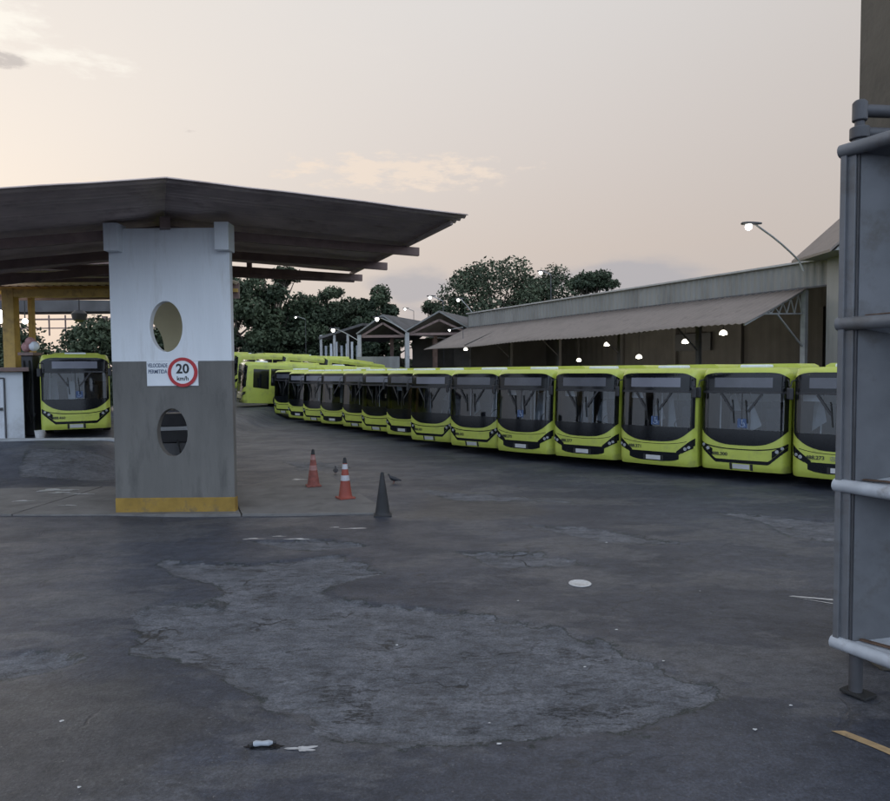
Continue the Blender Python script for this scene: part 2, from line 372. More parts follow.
def asphalt():
    m = bpy.data.materials.new('worn_asphalt'); m.use_nodes = True; nt = m.node_tree; N = nt.nodes; L = nt.links; p = N['Principled BSDF']
    tc = N.new('ShaderNodeTexCoord'); O = tc.outputs['Object']
    def no(s, d=6, r=.6, st=(1, 1, 1), off=(0, 0, 0)):
        mp = N.new('ShaderNodeMapping'); mp.inputs['Scale'].default_value = st; mp.inputs['Location'].default_value = off; L.new(O, mp.inputs[0])
        n = N.new('ShaderNodeTexNoise'); n.inputs['Scale'].default_value = s; n.inputs['Detail'].default_value = d; n.inputs['Roughness'].default_value = r
        L.new(mp.outputs[0], n.inputs['Vector']); return n.outputs['Fac']
    def ma(op, a, b, c=None):
        n = N.new('ShaderNodeMath'); n.operation = op
        for i, q in enumerate((a, b, c)):
            if q is None: continue
            if isinstance(q, (int, float)): n.inputs[i].default_value = q
            else: L.new(q, n.inputs[i])
        return n.outputs[0]
    def mr(v, a, b, c=0, d=1):
        n = N.new('ShaderNodeMapRange'); n.interpolation_type = 'SMOOTHSTEP'
        for kx, q in (('From Min', a), ('From Max', b), ('To Min', c), ('To Max', d)): n.inputs[kx].default_value = q
        L.new(v, n.inputs['Value']); return n.outputs['Result']
    def mx(f, a, b, mode='MIX'):
        n = N.new('ShaderNodeMix'); n.data_type = 'RGBA'; n.blend_type = mode
        for kx, q in (('Factor', f), ('A', a), ('B', b)):
            if isinstance(q, (int, float)): n.inputs[kx].default_value = q
            elif isinstance(q, tuple): n.inputs[kx].default_value = q + (1,)
            else: L.new(q, n.inputs[kx])
        return n.outputs['Result']
    def attr(nm): a = N.new('ShaderNodeAttribute'); a.attribute_name = nm; return a.outputs['Fac']
    edge = ma('ADD', ma('MULTIPLY', ma('SUBTRACT', no(1.6, 9, .7), .5), 1.1), ma('MULTIPLY', ma('SUBTRACT', no(9, 6, .7), .5), .25))
    worn = mr(ma('ADD', attr('worn'), edge), -.03, .05)
    rim = mr(ma('ABSOLUTE', ma('ADD', attr('worn'), edge), 0), .0, .045, 1, 0)
    rim = ma('MULTIPLY', rim, mr(no(1.1, 4), .38, .5))
    brn = mr(ma('ADD', attr('brown'), ma('MULTIPLY', edge, 1.3)), -.35, .4)
    # free bare scuffs further off, streaked across the yard
    sc1 = ma('MULTIPLY', mr(no(.5, 8, .66, (.55, 1, 1), (4, 2, 0)), .51, .56), .7)
    big = no(.22, 5, .55); mid = no(1.3, 7, .65, (.6, 1, 1)); fine = no(38, 4, .75); grit = no(160, 2, .6)
    base = mx(mr(big, .3, .7), (.032, .037, .053), (.059, .067, .090))
    base = mx(mr(mid, .35, .75, 0, .55), base, (.024, .027, .037))
    base = mx(sc1, base, (.084, .087, .098))
    base = mx(ma('MULTIPLY', brn, .6), base, (.048, .045, .043))
    wornc = mx(mr(no(2.2, 8, .7, (.6, 1, 1), (7, 1, 0)), .34, .66), (.074, .080, .095), (.126, .134, .154))
    wornc = mx(mr(no(9, 8, .8, (.55, 1.5, 1)), .52, .60, 0, .75), wornc, (.040, .040, .043))
    c = mx(worn, base, wornc)
    c = mx(ma('MULTIPLY', rim, 1.0), c, (.011, .020, .021))
    # cracks
    wp = N.new('ShaderNodeTexNoise'); wp.inputs['Scale'].default_value = 1.4; wp.inputs['Detail'].default_value = 7; L.new(O, wp.inputs['Vector'])
    va = N.new('ShaderNodeVectorMath'); va.operation = 'MULTIPLY_ADD'; L.new(wp.outputs['Color'], va.inputs[0]); va.inputs[1].default_value = (1.3, 1.3, 0); L.new(O, va.inputs[2])
    mpc = N.new('ShaderNodeMapping'); mpc.inputs['Scale'].default_value = (.5, 1, 1); L.new(va.outputs[0], mpc.inputs[0])
    vo = N.new('ShaderNodeTexVoronoi'); vo.feature = 'DISTANCE_TO_EDGE'; vo.inputs['Scale'].default_value = 1.1; L.new(mpc.outputs[0], vo.inputs['Vector'])
    crack = ma('MULTIPLY', mr(vo.outputs['Distance'], .004, .018, 1, 0), mr(no(.7, 4, .6, off=(2, 9, 0)), .50, .60))
    crack = ma('MULTIPLY', crack, mr(worn, 0, 1, .45, 1.0))
    c = mx(ma('MULTIPLY', crack, .85), c, (.014, .014, .014))
    oil = ma('MULTIPLY', mr(no(2.6, 3, .5, off=(3, 8, 0)), .66, .74), .6)
    c = mx(oil, c, (.022, .022, .023))
    tyre = mr(no(1.0, 6, .6, (.18, 2.6, 1), (6, 6, 0)), .58, .66, 0, .45)
    c = mx(ma('MULTIPLY', tyre, mr(big, .35, .6)), c, (.030, .030, .033))
    tn = no(1.3, 9, .68, (.38, 1.25, 1), (11, 3, 0))
    tear = ma('MULTIPLY', mr(ma('ABSOLUTE', ma('SUBTRACT', tn, .5), 0), .002, .011, 1, 0), mr(no(.8, 4, .6, off=(8, 2, 0)), .50, .58))
    tear = ma('MULTIPLY', tear, mr(worn, 0, 1, .25, 1.0))
    c = mx(ma('MULTIPLY', tear, .9), c, (.013, .013, .014))
    c = mx(mr(no(6.5, 8, .78, (.8, 1.1, 1), (1, 7, 0)), .38, .64), mx(1.0, c, (.74, .74, .75), 'MULTIPLY'), mx(1.0, c, (1.22, 1.21, 1.2), 'MULTIPLY'))
    # grit: light stone chips and dark pores
    c = mx(mr(fine, .30, .70, 0, 1), mx(1.0, c, (.60, .60, .60), 'MULTIPLY'), mx(1.0, c, (1.38, 1.38, 1.38), 'MULTIPLY'))
    c = mx(mr(no(38, 2, .5, off=(5, 5, 0)), .68, .74, 0, .6), c, (.19, .185, .18))
    L.new(c, p.inputs['Base Color'])
    L.new(ma('ADD', mr(mid, .3, .7, .47, .62), ma('MULTIPLY', worn, .16)), p.inputs['Roughness']); p.inputs['Specular IOR Level'].default_value = .5
    h = ma('ADD', ma('MULTIPLY', fine, .35), ma('MULTIPLY', no(12, 6, .7), .9))
    h = ma('ADD', h, ma('MULTIPLY', grit, .12)); h = ma('SUBTRACT', ma('SUBTRACT', h, ma('MULTIPLY', crack, 1.2)), ma('MULTIPLY', tear, 1.2)); h = ma('MULTIPLY', h, mr(worn, 0, 1, .55, 1.25))
    h = ma('SUBTRACT', h, ma('MULTIPLY', worn, .5))
    bp = N.new('ShaderNodeBump'); bp.inputs['Strength'].default_value = .6; bp.inputs['Distance'].default_value = .026; L.new(h, bp.inputs['Height']); L.new(bp.outputs[0], p.inputs['Normal'])
    return m
gm.materials.append(asphalt())

# ------------------------------------------------------------------ painted marks, concrete island, kerb, puddles
def sheet(name, poly, m, lift=.006, sub=.12, jag=0.0):
    """a thin painted sheet draped on the ground"""
    pts = []
    for i, a in enumerate(poly):
        b = poly[(i + 1) % len(poly)]; n = max(1, int(math.dist(a, b) / sub))
        for q in range(n):
            t = q / n; pts.append((a[0] + (b[0] - a[0]) * t + rng.uniform(-jag, jag), a[1] + (b[1] - a[1]) * t + rng.uniform(-jag, jag)))
    cx = sum(p[0] for p in pts) / len(pts); cy = sum(p[1] for p in pts) / len(pts)
    mb = MB(); n = len(pts)
    ring = [(x, y, gtop(x, y) + lift) for x, y in pts]; inn = [((x + cx) / 2, (y + cy) / 2, gtop((x + cx) / 2, (y + cy) / 2) + lift) for x, y in pts]
    mb.add(ring + inn + [(cx, cy, gtop(cx, cy) + lift)], [(i, (i + 1) % n, n + (i + 1) % n, n + i) for i in range(n)] + [(n + i, n + (i + 1) % n, 2 * n) for i in range(n)])
    return mb.build(name, m)
o = sheet('road_marking', [(3.42, 5.93), (3.54, 5.93), (5.2, 3.65), (5.06, 3.57)], M['yline'], jag=.006); tag(o, kind='structure')
mb = MB()
for (a, b, c_, d) in (((4.86, 9.53), (4.93, 9.55), (6.4, 9.03), (6.4, 8.9)), ((4.86, 9.53), (4.98, 9.45), (5.85, 8.86), (5.75, 8.86))):
    mb.add([(q[0], q[1], gtop(*q) + .008) for q in (a, b, c_, d)], [(3, 2, 1, 0)])
tag(mb.build('road_marking', M['linepaint']), kind='structure')
# concrete fuel island: thin raised slab with a joint
slab = MB()
def slabpoly(poly, z0, z1): slab.prism([(x, y, z0) for x, y in poly], (0, 0, z0), (0, 0, z1))
slabpoly([(-1.22, 15.2), (-3.95, 21.7), (-4.75, 20.85), (-5.9, 18.4), (-4.6, 15.22)], -.05, .035)
slabpoly([(-4.63, 15.22), (-5.93, 18.4), (-9.67, 19.1), (-9.9, 15.4)], -.05, .032)
slabpoly([(-9.93, 15.4), (-9.70, 19.1), (-12.6, 18.9), (-14.5, 15.6)], -.05, .036)
tag(slab.build('pavement', M['concrete'], bevel=.01), kind='structure')
mb = MB(); kx = np.linspace(-18.5, -11.9, 60); kz = [max(gz(x, 25.2), gz(x, 25.5)) for x in kx]
mb.grid([[(x, 25.2, z - .15) for x, z in zip(kx, kz)], [(x, 25.2, z + .05) for x, z in zip(kx, kz)], [(x, 25.24, z + .06) for x, z in zip(kx, kz)], [(x, 25.5, z + .06) for x, z in zip(kx, kz)], [(x, 25.52, z - .15) for x, z in zip(kx, kz)]])
tag(mb.build('kerb', M['kerb']), kind='structure')
sheenm = mat('puddle_sheen', (.42, .42, .43), .35, var=.3, scale=5, grime=(.2, .2, .2), gscale=4)  # pale colour stands in for bright sky reflected in the puddles
def puddle_patch(cx, cy, rx, ry, z=None):
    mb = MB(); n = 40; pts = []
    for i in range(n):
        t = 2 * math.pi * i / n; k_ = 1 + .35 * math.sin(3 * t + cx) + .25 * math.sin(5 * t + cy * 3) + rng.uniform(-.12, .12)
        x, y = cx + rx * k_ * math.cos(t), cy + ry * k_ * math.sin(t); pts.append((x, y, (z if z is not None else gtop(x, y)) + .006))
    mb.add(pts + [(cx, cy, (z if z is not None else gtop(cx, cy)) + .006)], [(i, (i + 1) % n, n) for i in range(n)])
    tag(mb.build('puddle', sheenm), kind='structure')
for a in ((-10.7, 18.5, .5, .17, .04), (-10.3, 18.1, .3, .10, .04), (-10.62, 16.95, .22, .07, .04), (-9.15, 16.35, .2, .06, .034), (-9.7, 17.9, .3, .08, .034), (-4.34, 20.0, .2, .1, .036), (-1.87, 13.85, .22, .04), (-2.3, 13.98, .08, .03), (-3.75, 13.12, .16, .04), (-2.9, 13.1, .2, .035), (-3.3, 13.3, .1, .03), (-1.25, 5.74, .11, .04)): puddle_patch(*a)

# ------------------------------------------------------------------ small things on the ground
mb = MB(); mb.lathe([(.165, 0), (.172, .006), (.165, .014), (.14, .016), (.13, .010), (.0, .010)], n=28, cap=False)
o = mb.build('lid', M['litter'], smooth=True); o.location = (2.03, 10.21, gtop(2.03, 10.21) + .004)
tag(o, 'flat round white lid lying alone in the middle of the open asphalt', 'lid')
t = empty('bottle', (-1.6, 5.78, gtop(-1.6, 5.78) + .03), R(8), 'crushed pale bottle with dark ends lying in the near asphalt', 'litter')
mb = MB(); mb.tube([(-.09, 0, 0), (-.07, 0, .004), (-.02, .008, -.004), (.04, -.006, .002), (.075, 0, 0)], [.02, .026, .02, .025, .012], 10); mb.build('bottle_body', M['midgrey'], t, True)
MB().tube([(.075, 0, 0), (.105, 0, 0)], .014, 8).build('cap', M['dark'], t); MB().tube([(-.115, .01, -.01), (-.09, 0, 0)], .022, 8).build('label_band', M['dark'], t)
dark = MB(); n = 30
pts = [(-1.6 + .165 * math.cos(6.283 * i / n) * (1 + .15 * math.sin(i * 1.7)), 5.775 + .05 * math.sin(6.283 * i / n) * (1 + .2 * math.sin(i * 2.3))) for i in range(n)]
dark.add([(x, y, gtop(x, y) + .005) for x, y in pts] + [(-1.6, 5.775, gtop(-1.6, 5.775) + .005)], [(i, (i + 1) % n, n) for i in range(n)])
tag(dark.build('puddle', mat('wet_tar', (.012, .012, .013), .25)), kind='structure')
for i, (x, y, s) in enumerate([(.45, 5.81, .035), (1.51, 7.33, .025), (.39, 6.21, .02), (3.7, 9.79, .02), (2.75, 5.95, .03), (3.3, 6.4, .03), (-3.6, 6.2, .03), (-2.9, 5.2, .025), (1.0, 9.4, .03), (2.1, 8.3, .03), (-4.4, 6.0, .03), (3.0, 12.6, .04), (2.4, 7.4, .025), (-.6, 8.0, .03)]):
    mb = MB(); q = [(s * rng.uniform(.7, 1.3) * math.cos(a), s * rng.uniform(.5, 1) * math.sin(a), rng.uniform(.003, .012)) for a in (.3, 1.2, 2.4, 3.5, 4.6, 5.6)]
    mb.add(q + [(0, 0, .016)], [(j, (j + 1) % 6, 6) for j in range(6)])
    o = mb.build('paper_scrap', M['litter'], solid=.003); o.location = (x, y, gtop(x, y) + .004)
    o.scale = (.65,) * 3; tag(o, 'tiny pale scrap of litter scattered on the open asphalt', 'litter', 'tiny scraps of litter on the asphalt')

# traffic cones
def cone(x, y, style, label, rz=0, z=0):
    t = empty('traffic_cone', (x, y, z), rz, label, 'traffic cone', 'cones at the edge of the concrete island')
    body, band = {'fade': (M['conefade'], M['bandfade']), 'new': (M['orange'], M['band']), 'black': (M['coneblack'], M['coneblack'])}[style]
    h = {'fade': 1.03, 'new': 1.03, 'black': .98}[style]; r0 = .17
    rad = lambda z_: r0 + (.035 - r0) * (z_ - .04) / (h - .04)
    mb = MB(); mb.lathe([(.19, .035), (rad(.06), .06)] + [(rad(q), q) for q in np.linspace(.1, h * .86, 10)], n=24, cap=False); mb.build('cone_body', body, t, True)
    mb = MB(); mb.lathe([(rad(h * .86), h * .86), (rad(h * .95), h * .95), (.036, h * .985), (.018, h)], n=24); mb.build('tip', M['coneblack'], t, True)
    mb = MB(); mb.box((0, 0, .02), (.4, .4, .04)); mb.build('base', body if style != 'new' else M['orange'], t, bevel=.01)
    if style != 'black':
        for a, b in ((.44, .57), (.72, .84)):
            mb = MB(); mb.lathe([(rad(h * a) + .003, h * a), (rad(h * b) + .003, h * b)], n=24, cap=False); mb.build('reflective_band', band, t, True)
    return t
cone(-3.69, 18.85, 'fade', 'faded orange traffic cone, farthest of the three by the island', .3, .036)
cone(-2.53, 17.0, 'new', 'orange traffic cone with two white bands, between the faded and the black cone', .5, .036)
cone(-1.42, 15.12, 'black', 'black traffic cone at the near corner of the concrete island', .1, gtop(-1.42, 15.12))

# pigeons
def pigeon(x, y, rz, label, s=1.0):
    t = empty('pigeon', (x, y, gtop(x, y)), rz, label, 'pigeon', 'pigeons on the asphalt'); t.scale = (s, s, s)
    mb = MB()
    prof = [((-.20, 0, .075), .006, .022), ((-.13, 0, .085), .010, .032), ((-.08, 0, .10), .032, .042), ((-.03, 0, .115), .05, .055), ((.03, 0, .13), .055, .056), ((.075, 0, .15), .043, .043), ((.10, 0, .18), .027, .026), ((.112, 0, .21), .023, .022), ((.128, 0, .232), .021, .020), ((.146, 0, .235), .012, .012), ((.152, 0, .233), .003, .003)]
    rows = []
    for (c, rz_, ry) in prof: rows.append([(c[0] - rz_ * .35 * math.sin(a), c[1] + ry * math.cos(a), c[2] + rz_ * math.sin(a)) for a in np.linspace(0, 2 * math.pi, 13)])
    mb.grid(rows); body = mb.build('body', M['pigeon'], t, True)
    for sgn in (-1, 1):
        MB().tube([(.0, sgn * .022, .08), (-.005, sgn * .024, .04), (.0, sgn * .024, .006), (.03, sgn * .026, .004)], [.008, .005, .004, .003], 6).build('leg', M['orange'], t)
        mb = MB(); mb.tube([(.05, sgn * .048, .15), (-.04, sgn * .055, .125), (-.15, sgn * .03, .092), (-.19, sgn * .018, .085)], [.022, .03, .014, .003], 8); mb.build('wing', M['pigeon'], t, True)
    MB().tube([(.148, 0, .234), (.176, 0, .226)], [.006, .001], 6).build('beak', M['dark'], t)
pigeon(-3.48, 21.4, R(100), 'dark pigeon on the asphalt between the two orange cones, seen end on')
pigeon(-1.50, 19.5, R(172), 'dark pigeon standing side on behind the black cone', 1.15)

# ------------------------------------------------------------------ fuel island canopy with pierced pillar
RG = Vector((-5.14, 12.8, 6.80)); ux = Vector((-.39, .92, 0)).normalized(); vx = Vector((.92, .39, 0)).normalized()
LEN = 9.2; ER = (6.18, 6.61); EL = (5.4, 5.86)
can = empty('fuel_canopy', (-6.2, 15.5, 0), 0, 'large fuel island canopy with shallow brown roof on a white and grey pierced pillar', 'canopy')
OFF = Vector(can.location)
def cv3(p): return tuple(Vector(p) - OFF)
def roofhalf(side, dist, ez):
    rows = []; nn = int(LEN / .045); 
    for i in range(nn + 1):
        a = i * LEN / nn; wv = .032 * math.sin(2 * math.pi * a / .26)
        row = []
        for j in range(9):
            tj = j / 8; p = RG + ux * a + vx * (side * dist * tj)
            row.append(cv3((p.x, p.y, 6.80 + (ez - 6.80) * tj + wv + .05 + (.012 if int(tj * 2.99) % 2 else 0))))
        rows.append(row)
    return MB().grid(rows, flip=side < 0).build('roof_sheet', M['roofsheet'], can, smooth=True, solid=.014)
roofhalf(1, ER[0], ER[1]); roofhalf(-1, EL[0], EL[1])
def onroof(a, b, dz=0):
    z = 6.80 + ((ER[1] - 6.80) * b / ER[0] if b >= 0 else (EL[1] - 6.80) * (-b) / EL[0])
    p = RG + ux * a + vx * b; return cv3((p.x, p.y, z + dz))
# ridge cap, front trim
mb = MB()
for sgn in (-1, 1): mb.bar(onroof(.35, sgn * .13, .085), onroof(LEN + .02, sgn * .13, .085), .28, .012, up=(0, 0, 1))
mb.build('ridge_cap', M['roofsheet'], can)
for b in (-5.2, 6.0):
    MB().bar(onroof(.5, b, -.03), onroof(LEN + .08, b, -.03), .06, .10).build('purlin', M['roofsheet'], can)
for a in (3.55, 6.3, LEN - .15):
    for b0, b1 in ((0, ER[0] - .05), (0, -EL[0] + .05)):
        mb = MB(); mb.bar(onroof(a, b0, -.25), onroof(a, b1 + (.22 if b1 > 0 else -.1), -.17), .12, .22); mb.build('rafter', M['steel'], can)
a = LEN - .1
mb = MB(); mb.bar(onroof(a, ER[0] - .1, -.28), onroof(a, -EL[0] + .2, -.02 + .0), .12, .16) if False else None
pr, pl = Vector(onroof(a, ER[0] - .1)), Vector(onroof(a, -4.6)); zc = 6.36 - OFF.z
mb = MB(); mb.bar((pr.x, pr.y, zc), (pl.x, pl.y, zc), .12, .16); mb.build('tie_beam', M['steel'], can)
p0 = Vector(onroof(a, 2.6)); MB().bar((p0.x, p0.y, zc), (p0.x, p0.y, zc + .4), .14).build('strut', M['steel'], can)
p0 = Vector(onroof(a, -2.4)); MB().bar((p0.x, p0.y, zc), (p0.x, p0.y, zc + .4), .14).build('strut', M['steel'], can)
MB().bar(onroof(2.7, 0, -.22), onroof(LEN - .3, 0, -.22), .22, .24).build('ridge_beam', M['steel'], can)

def pierced(mb, x0, x1, z0, z1, cx, cz, rx, rz, T, mi):
    """a slab of thickness T with one elliptical hole"""
    angs = sorted(set([2 * math.pi * i / 48 for i in range(48)] + [math.atan2(z - cz, x - cx) % (2 * math.pi) for x in (x0, x1) for z in (z0, z1)]))
    inn, out = [], []
    for t in angs:
        c, s_ = math.cos(t), math.sin(t); q = 1 / math.sqrt((c / rx) ** 2 + (s_ / rz) ** 2); inn.append((cx + c * q, cz + s_ * q))
        k_ = min([((x1 - cx) / c if c > 1e-9 else 1e9), ((x0 - cx) / c if c < -1e-9 else 1e9), ((z1 - cz) / s_ if s_ > 1e-9 else 1e9), ((z0 - cz) / s_ if s_ < -1e-9 else 1e9)]); out.append((cx + c * k_, cz + s_ * k_))
    n = len(angs); vs = [(x, -T / 2, z) for x, z in inn + out] + [(x, T / 2, z) for x, z in inn + out]
    fs = []
    for i in range(n):
        j = (i + 1) % n; fs += [(i, n + i, n + j, j), (2 * n + i, 2 * n + j, 3 * n + j, 3 * n + i), (i, j, 2 * n + j, 2 * n + i), (n + i, 3 * n + i, 3 * n + j, n + j)]
    mb.add(vs, fs, mi)
T = .2
def pillar(cx, cy, rz, up, lo, mats, split=3.49, top=6.5, brackets=True):
    mb = MB(); pierced(mb, -1.37, 1.37, split, top, *up, T, 0); pierced(mb, -1.37, 1.37, .0, split, *lo, T, 1)
    p = mb.build('pillar', mats, can, bevel=.012); p.location = cv3((cx, cy, 0)); p.rotation_euler = (0, 0, rz)
    MB().box((0, -.004, .18), (2.752, T + .02, .36)).build('base_band', M['yellow'], p, bevel=.012)
    if brackets:
        for sx_ in (-1.2, 1.27):
            MB().box((sx_, -.12, 6.27), (.32, .44, .62)).build('bracket', M['pillar_white'], p, bevel=.012)
    return p
pillar(-6.22, 15.62, R(0), (-.11, 4.28, .37, .575), (-.03, 1.86, .345, .55), [M['pillar_white'], M['pillar_grey']])
pillar(-7.42, 18.32, R(4), (-.59, 3.83, .51, .8), (.1, 1.66, .56, .68), [M['pillar_cream'], M['pillar_grey']], split=2.7, top=6.4, brackets=False)

fp = empty('fuel_pump', (-8.55, 21.4, 0), R(18), 'dark fuel pump with pale stripe seen through the lower hole of the pillar', 'fuel pump')
MB().box((0, 0, .52), (1.3, .6, 1.04)).build('cabinet', M['midgrey2'], fp, bevel=.02); MB().box((0, 0, 1.24), (1.5, .7, .36)).build('body', M['dark'], fp, bevel=.02)
MB().box((0, 0, 1.49), (1.52, .72, .12)).build('stripe', M['kerb'], fp, bevel=.01); MB().box((0, 0, 1.76), (1.5, .7, .40)).build('head', M['dark'], fp, bevel=.02); MB().tube([(.5, -.34, 1.4), (.55, -.5, 1.0), (.45, -.5, .5), (.2, -.42, .7), (.1, -.36, 1.15)], .03, 8).build('hose', M['rubber'], fp, True)
# speed sign on the pillar
sg = empty('speed_sign', (-6.22, 15.62 - T / 2 - .004, 3.24), 0, 'white 20 km/h speed sign with red ring fixed across the pillar', 'sign')
mb = MB(); mb.box((.02, -.012, -.03), (1.17, .02, .56)); mb.build('board', M['sign'], sg, bevel=.004)
mb = MB(); mb.tube([(.26, -.022, .0), (.26, -.042, .0)], .325, 40); mb.build('disc', M['sign'], sg)
mb = MB(); rows = [[(.26 + r_ * math.cos(t), y_, r_ * math.sin(t)) for t in np.linspace(0, 2 * math.pi, 49)] for r_, y_ in ((.262, -.043), (.262, -.050), (.335, -.050), (.335, -.022))]
mb.grid(rows); mb.build('ring', M['red'], sg)
def sign_text(txt, x, z, size, m, y=-.046, off=.006, sxx=1.0):
    vs, fs = text_mesh(txt, size, .002, off); MB().add([(x + a * sxx, y - c, z + b) for a, b, c in vs], fs).build('lettering', m, sg)
sign_text('20', .26, .07, .30, M['signink'], off=.008); sign_text('km/h', .26, -.145, .135, M['signink'], off=.002)
sign_text('VELOCIDADE', -.315, .155, .125, M['bluink'], y=-.026, off=.002, sxx=.60); sign_text('PERMITIDA', -.315, .015, .125, M['bluink'], y=-.026, off=.002, sxx=.70)

# ------------------------------------------------------------------ buses
HW = 1.21; BL = 11.4
def zr(x):
    a = min(1, abs(x) / HW); return 3.24 - .04 * a * a - (.20 * (1 - math.sqrt(max(0, 1 - ((a - .87) / .13) ** 2))) if a > .87 else 0)
def Sf(x, z, off=0.0):
    def raw(x, z):
        a = abs(x) / HW; y = .09 * a * a + .26 * max(0, (a - .84) / .16) ** 2.2
        if z > .95: y += .12 * ((z - .95) / 2.05) ** 1.3
        if z < .5: y += .06 * ((.5 - z) / .2) ** 2
        d = zr(x) - z
        if d < .2: y += .20 * (1 - d / .2) ** 2
        return y
    y = raw(x, z)
    if off:
        e = .01; dx = (raw(x + e, z) - raw(x - e, z)) / (2 * e); dz = (raw(x, z + e) - raw(x, z - e)) / (2 * e)
        n = Vector((dx, -1, dz)).normalized(); return (x + n.x * off, y + n.y * off, z + n.z * off)
    return (x, y, z)
def patch(mb, x0, x1, nx_, lo, hi, nz, off=0, mi=0):
    lo_ = lo if callable(lo) else (lambda x: lo); hi_ = hi if callable(hi) else (lambda x: hi)
    rows = []
    for i in range(nz + 1):
        rows.append([Sf(x, lo_(x) + (hi_(x) - lo_(x)) * i / nz, off) for x in np.linspace(x0, x1, nx_ + 1)])
    return mb.grid(rows, mi)
mlo = lambda x: 1.03 + .44 * (abs(x) / 1.165) ** 3.4
mhi = lambda x: 3.09 - .17 * (abs(x) / 1.165) ** 8
OX, OZ0, OZ1 = 1.08, 1.48, 2.55

def make_bus(style):
    t = empty('city_bus')
    # body shell
    mb = MB()
    patch(mb, -HW, HW, 40, .30, OZ0, 14); patch(mb, -HW, -OX, 8, OZ0, OZ1, 8); patch(mb, OX, HW, 8, OZ0, OZ1, 8); patch(mb, -HW, HW, 40, OZ1, zr, 14)
    xs_ = list(np.linspace(-HW, HW, 41)); zside = [.30 + (OZ0 - .30) * i / 14 for i in range(15)] + [OZ0 + (OZ1 - OZ0) * i / 8 for i in range(1, 9)] + [OZ1 + (zr(HW) - OZ1) * i / 14 for i in range(1, 15)]
    ring = [Sf(-HW, z) for z in zside] + [Sf(x, zr(x)) for x in xs_[1:-1]] + [Sf(HW, z) for z in reversed(zside)]
    rows = [ring] + [[(p[0], y, p[2]) for p in ring] for y in (1.1, 3, 6, 9, BL)]
    mb.grid(rows, flip=False)
    n = len(mb.v); mb.v += [(p[0], BL, p[2]) for p in ring]; mb.f.append(tuple(range(n, n + len(ring)))); mb.m.append(0)
    mb.build('body', M['paint'], t, True)
    mb = MB(); mb.box((0, BL / 2 + .3, .34), (2.3, BL - .9, .10)); mb.box((0, BL / 2 + .3, .42), (1.7, BL - 2.4, .3)); mb.build('underframe', M['rubber'], t)
    # black windscreen surround
    mb = MB(); patch(mb, -1.165, 1.165, 40, mlo, OZ0, 6, .007); patch(mb, -1.165, -OX, 4, OZ0, OZ1, 6, .007); patch(mb, OX, 1.165, 4, OZ0, OZ1, 6, .007); patch(mb, -1.165, 1.165, 40, OZ1, mhi, 6, .007)
    mb.build('windscreen_surround', M['black'], t, True)
    mb = MB(); patch(mb, -OX, OX, 30, OZ0, OZ1, 10, .004); mb.build('windscreen', M['glass'], t, True)
    mb = MB(); patch(mb, -.012, .012, 1, OZ0, OZ1, 6, .010); mb.build('centre_bar', M['dark'], t)
    mb = MB(); patch(mb, -.78, .78, 14, 2.67, 2.95, 2, .011); mb.build('destination_display', M['display'], t, True)
    mb = MB(); patch(mb, -1.1, 1.1, 20, 2.50, 2.57, 1, .02); mb.build('sun_visor_strip', M['dark'], t)
    # wipers hang from the top of the glass
    for x0, x1, xb in ((-.58, -.24, -.22), (.52, .16, .14)):
        A = Vector(Sf(x0, 2.5, .03)); B = Vector(Sf(x1, 1.98, .035)); wp = MB(); wp.bar(A, B, .06, .02, up=(0, -1, 0)); wp.build('wiper', M['dark'], t)
        MB().bar(Sf(xb - .04, 2.32, .03), Sf(xb + .02, 1.66, .03), .03, .02, up=(0, -1, 0)).build('wiper_blade', M['rubber'], [c for c in kids(t) if c.name.startswith('wiper')][-1])
    # front trim
    if style == 'A':
        cz = lambda x: .57 + .95 * max(0, abs(x) - .72)
        mb = MB(); patch(mb, -1.17, 1.17, 40, lambda x: cz(x) - .055, lambda x: cz(x) + .045, 1, .006); mb.build('bumper_trim', M['black'], t, True)
        mb = MB(); patch(mb, -1.02, 1.02, 30, lambda x: .90 + .10 * abs(x) ** 3, lambda x: .93 + .10 * abs(x) ** 3, 1, .006); mb.build('trim_line', M['black'], t)
        hl = (.80, 1.17, lambda x: .70 + .95 * (abs(x) - .80) , lambda x: .90 + .62 * (abs(x) - .80)); pz, nz_ = .43, .755
    else:
        mb = MB(); patch(mb, -.78, .78, 24, lambda x: .44 + .08 * (abs(x) / .78) ** 4, lambda x: .72 + .0 * x, 3, .006); mb.build('grille', M['black'], t, True)
        for s_ in (-1, 1):
            mb = MB(); patch(mb, *( (.70, 1.18) if s_ > 0 else (-1.18, -.70)), 10, lambda x: .60 + .7 * (abs(x) - .70), lambda x: .75 + .85 * (abs(x) - .70), 2, .005); mb.build('bumper_trim', M['black'], t, True)
        mb = MB(); patch(mb, -1.0, 1.0, 26, lambda x: .955 + .10 * abs(x) ** 3, lambda x: .97 + .10 * abs(x) ** 3, 1, .006); mb.build('trim_line', M['black'], t)
        hl = (.86, 1.15, lambda x: .70 + .55 * (abs(x) - .86), lambda x: .88 + .5 * (abs(x) - .86)); pz, nz_ = .54, .845
    for s_ in (-1, 1):
        a, b = (hl[0], hl[1]) if s_ > 0 else (-hl[1], -hl[0])
        mb = MB(); patch(mb, a, b, 8, hl[2], hl[3], 3, .011); h = mb.build('headlight', M['black'], t, True)
        m1 = (abs(hl[0]) * .6 + hl[1] * .4) * s_
        for f_, rr in ((.35, .05), (.68, .045)):
            xx = s_ * (hl[0] + (hl[1] - hl[0]) * f_); zz = (hl[2](xx) + hl[3](xx)) / 2; c = Vector(Sf(xx, zz, .012)); d = Vector(Sf(xx, zz, .022)) - c
            MB().tube([c, c + d], rr, 14).build('lamp_lens', M['lens'], h)
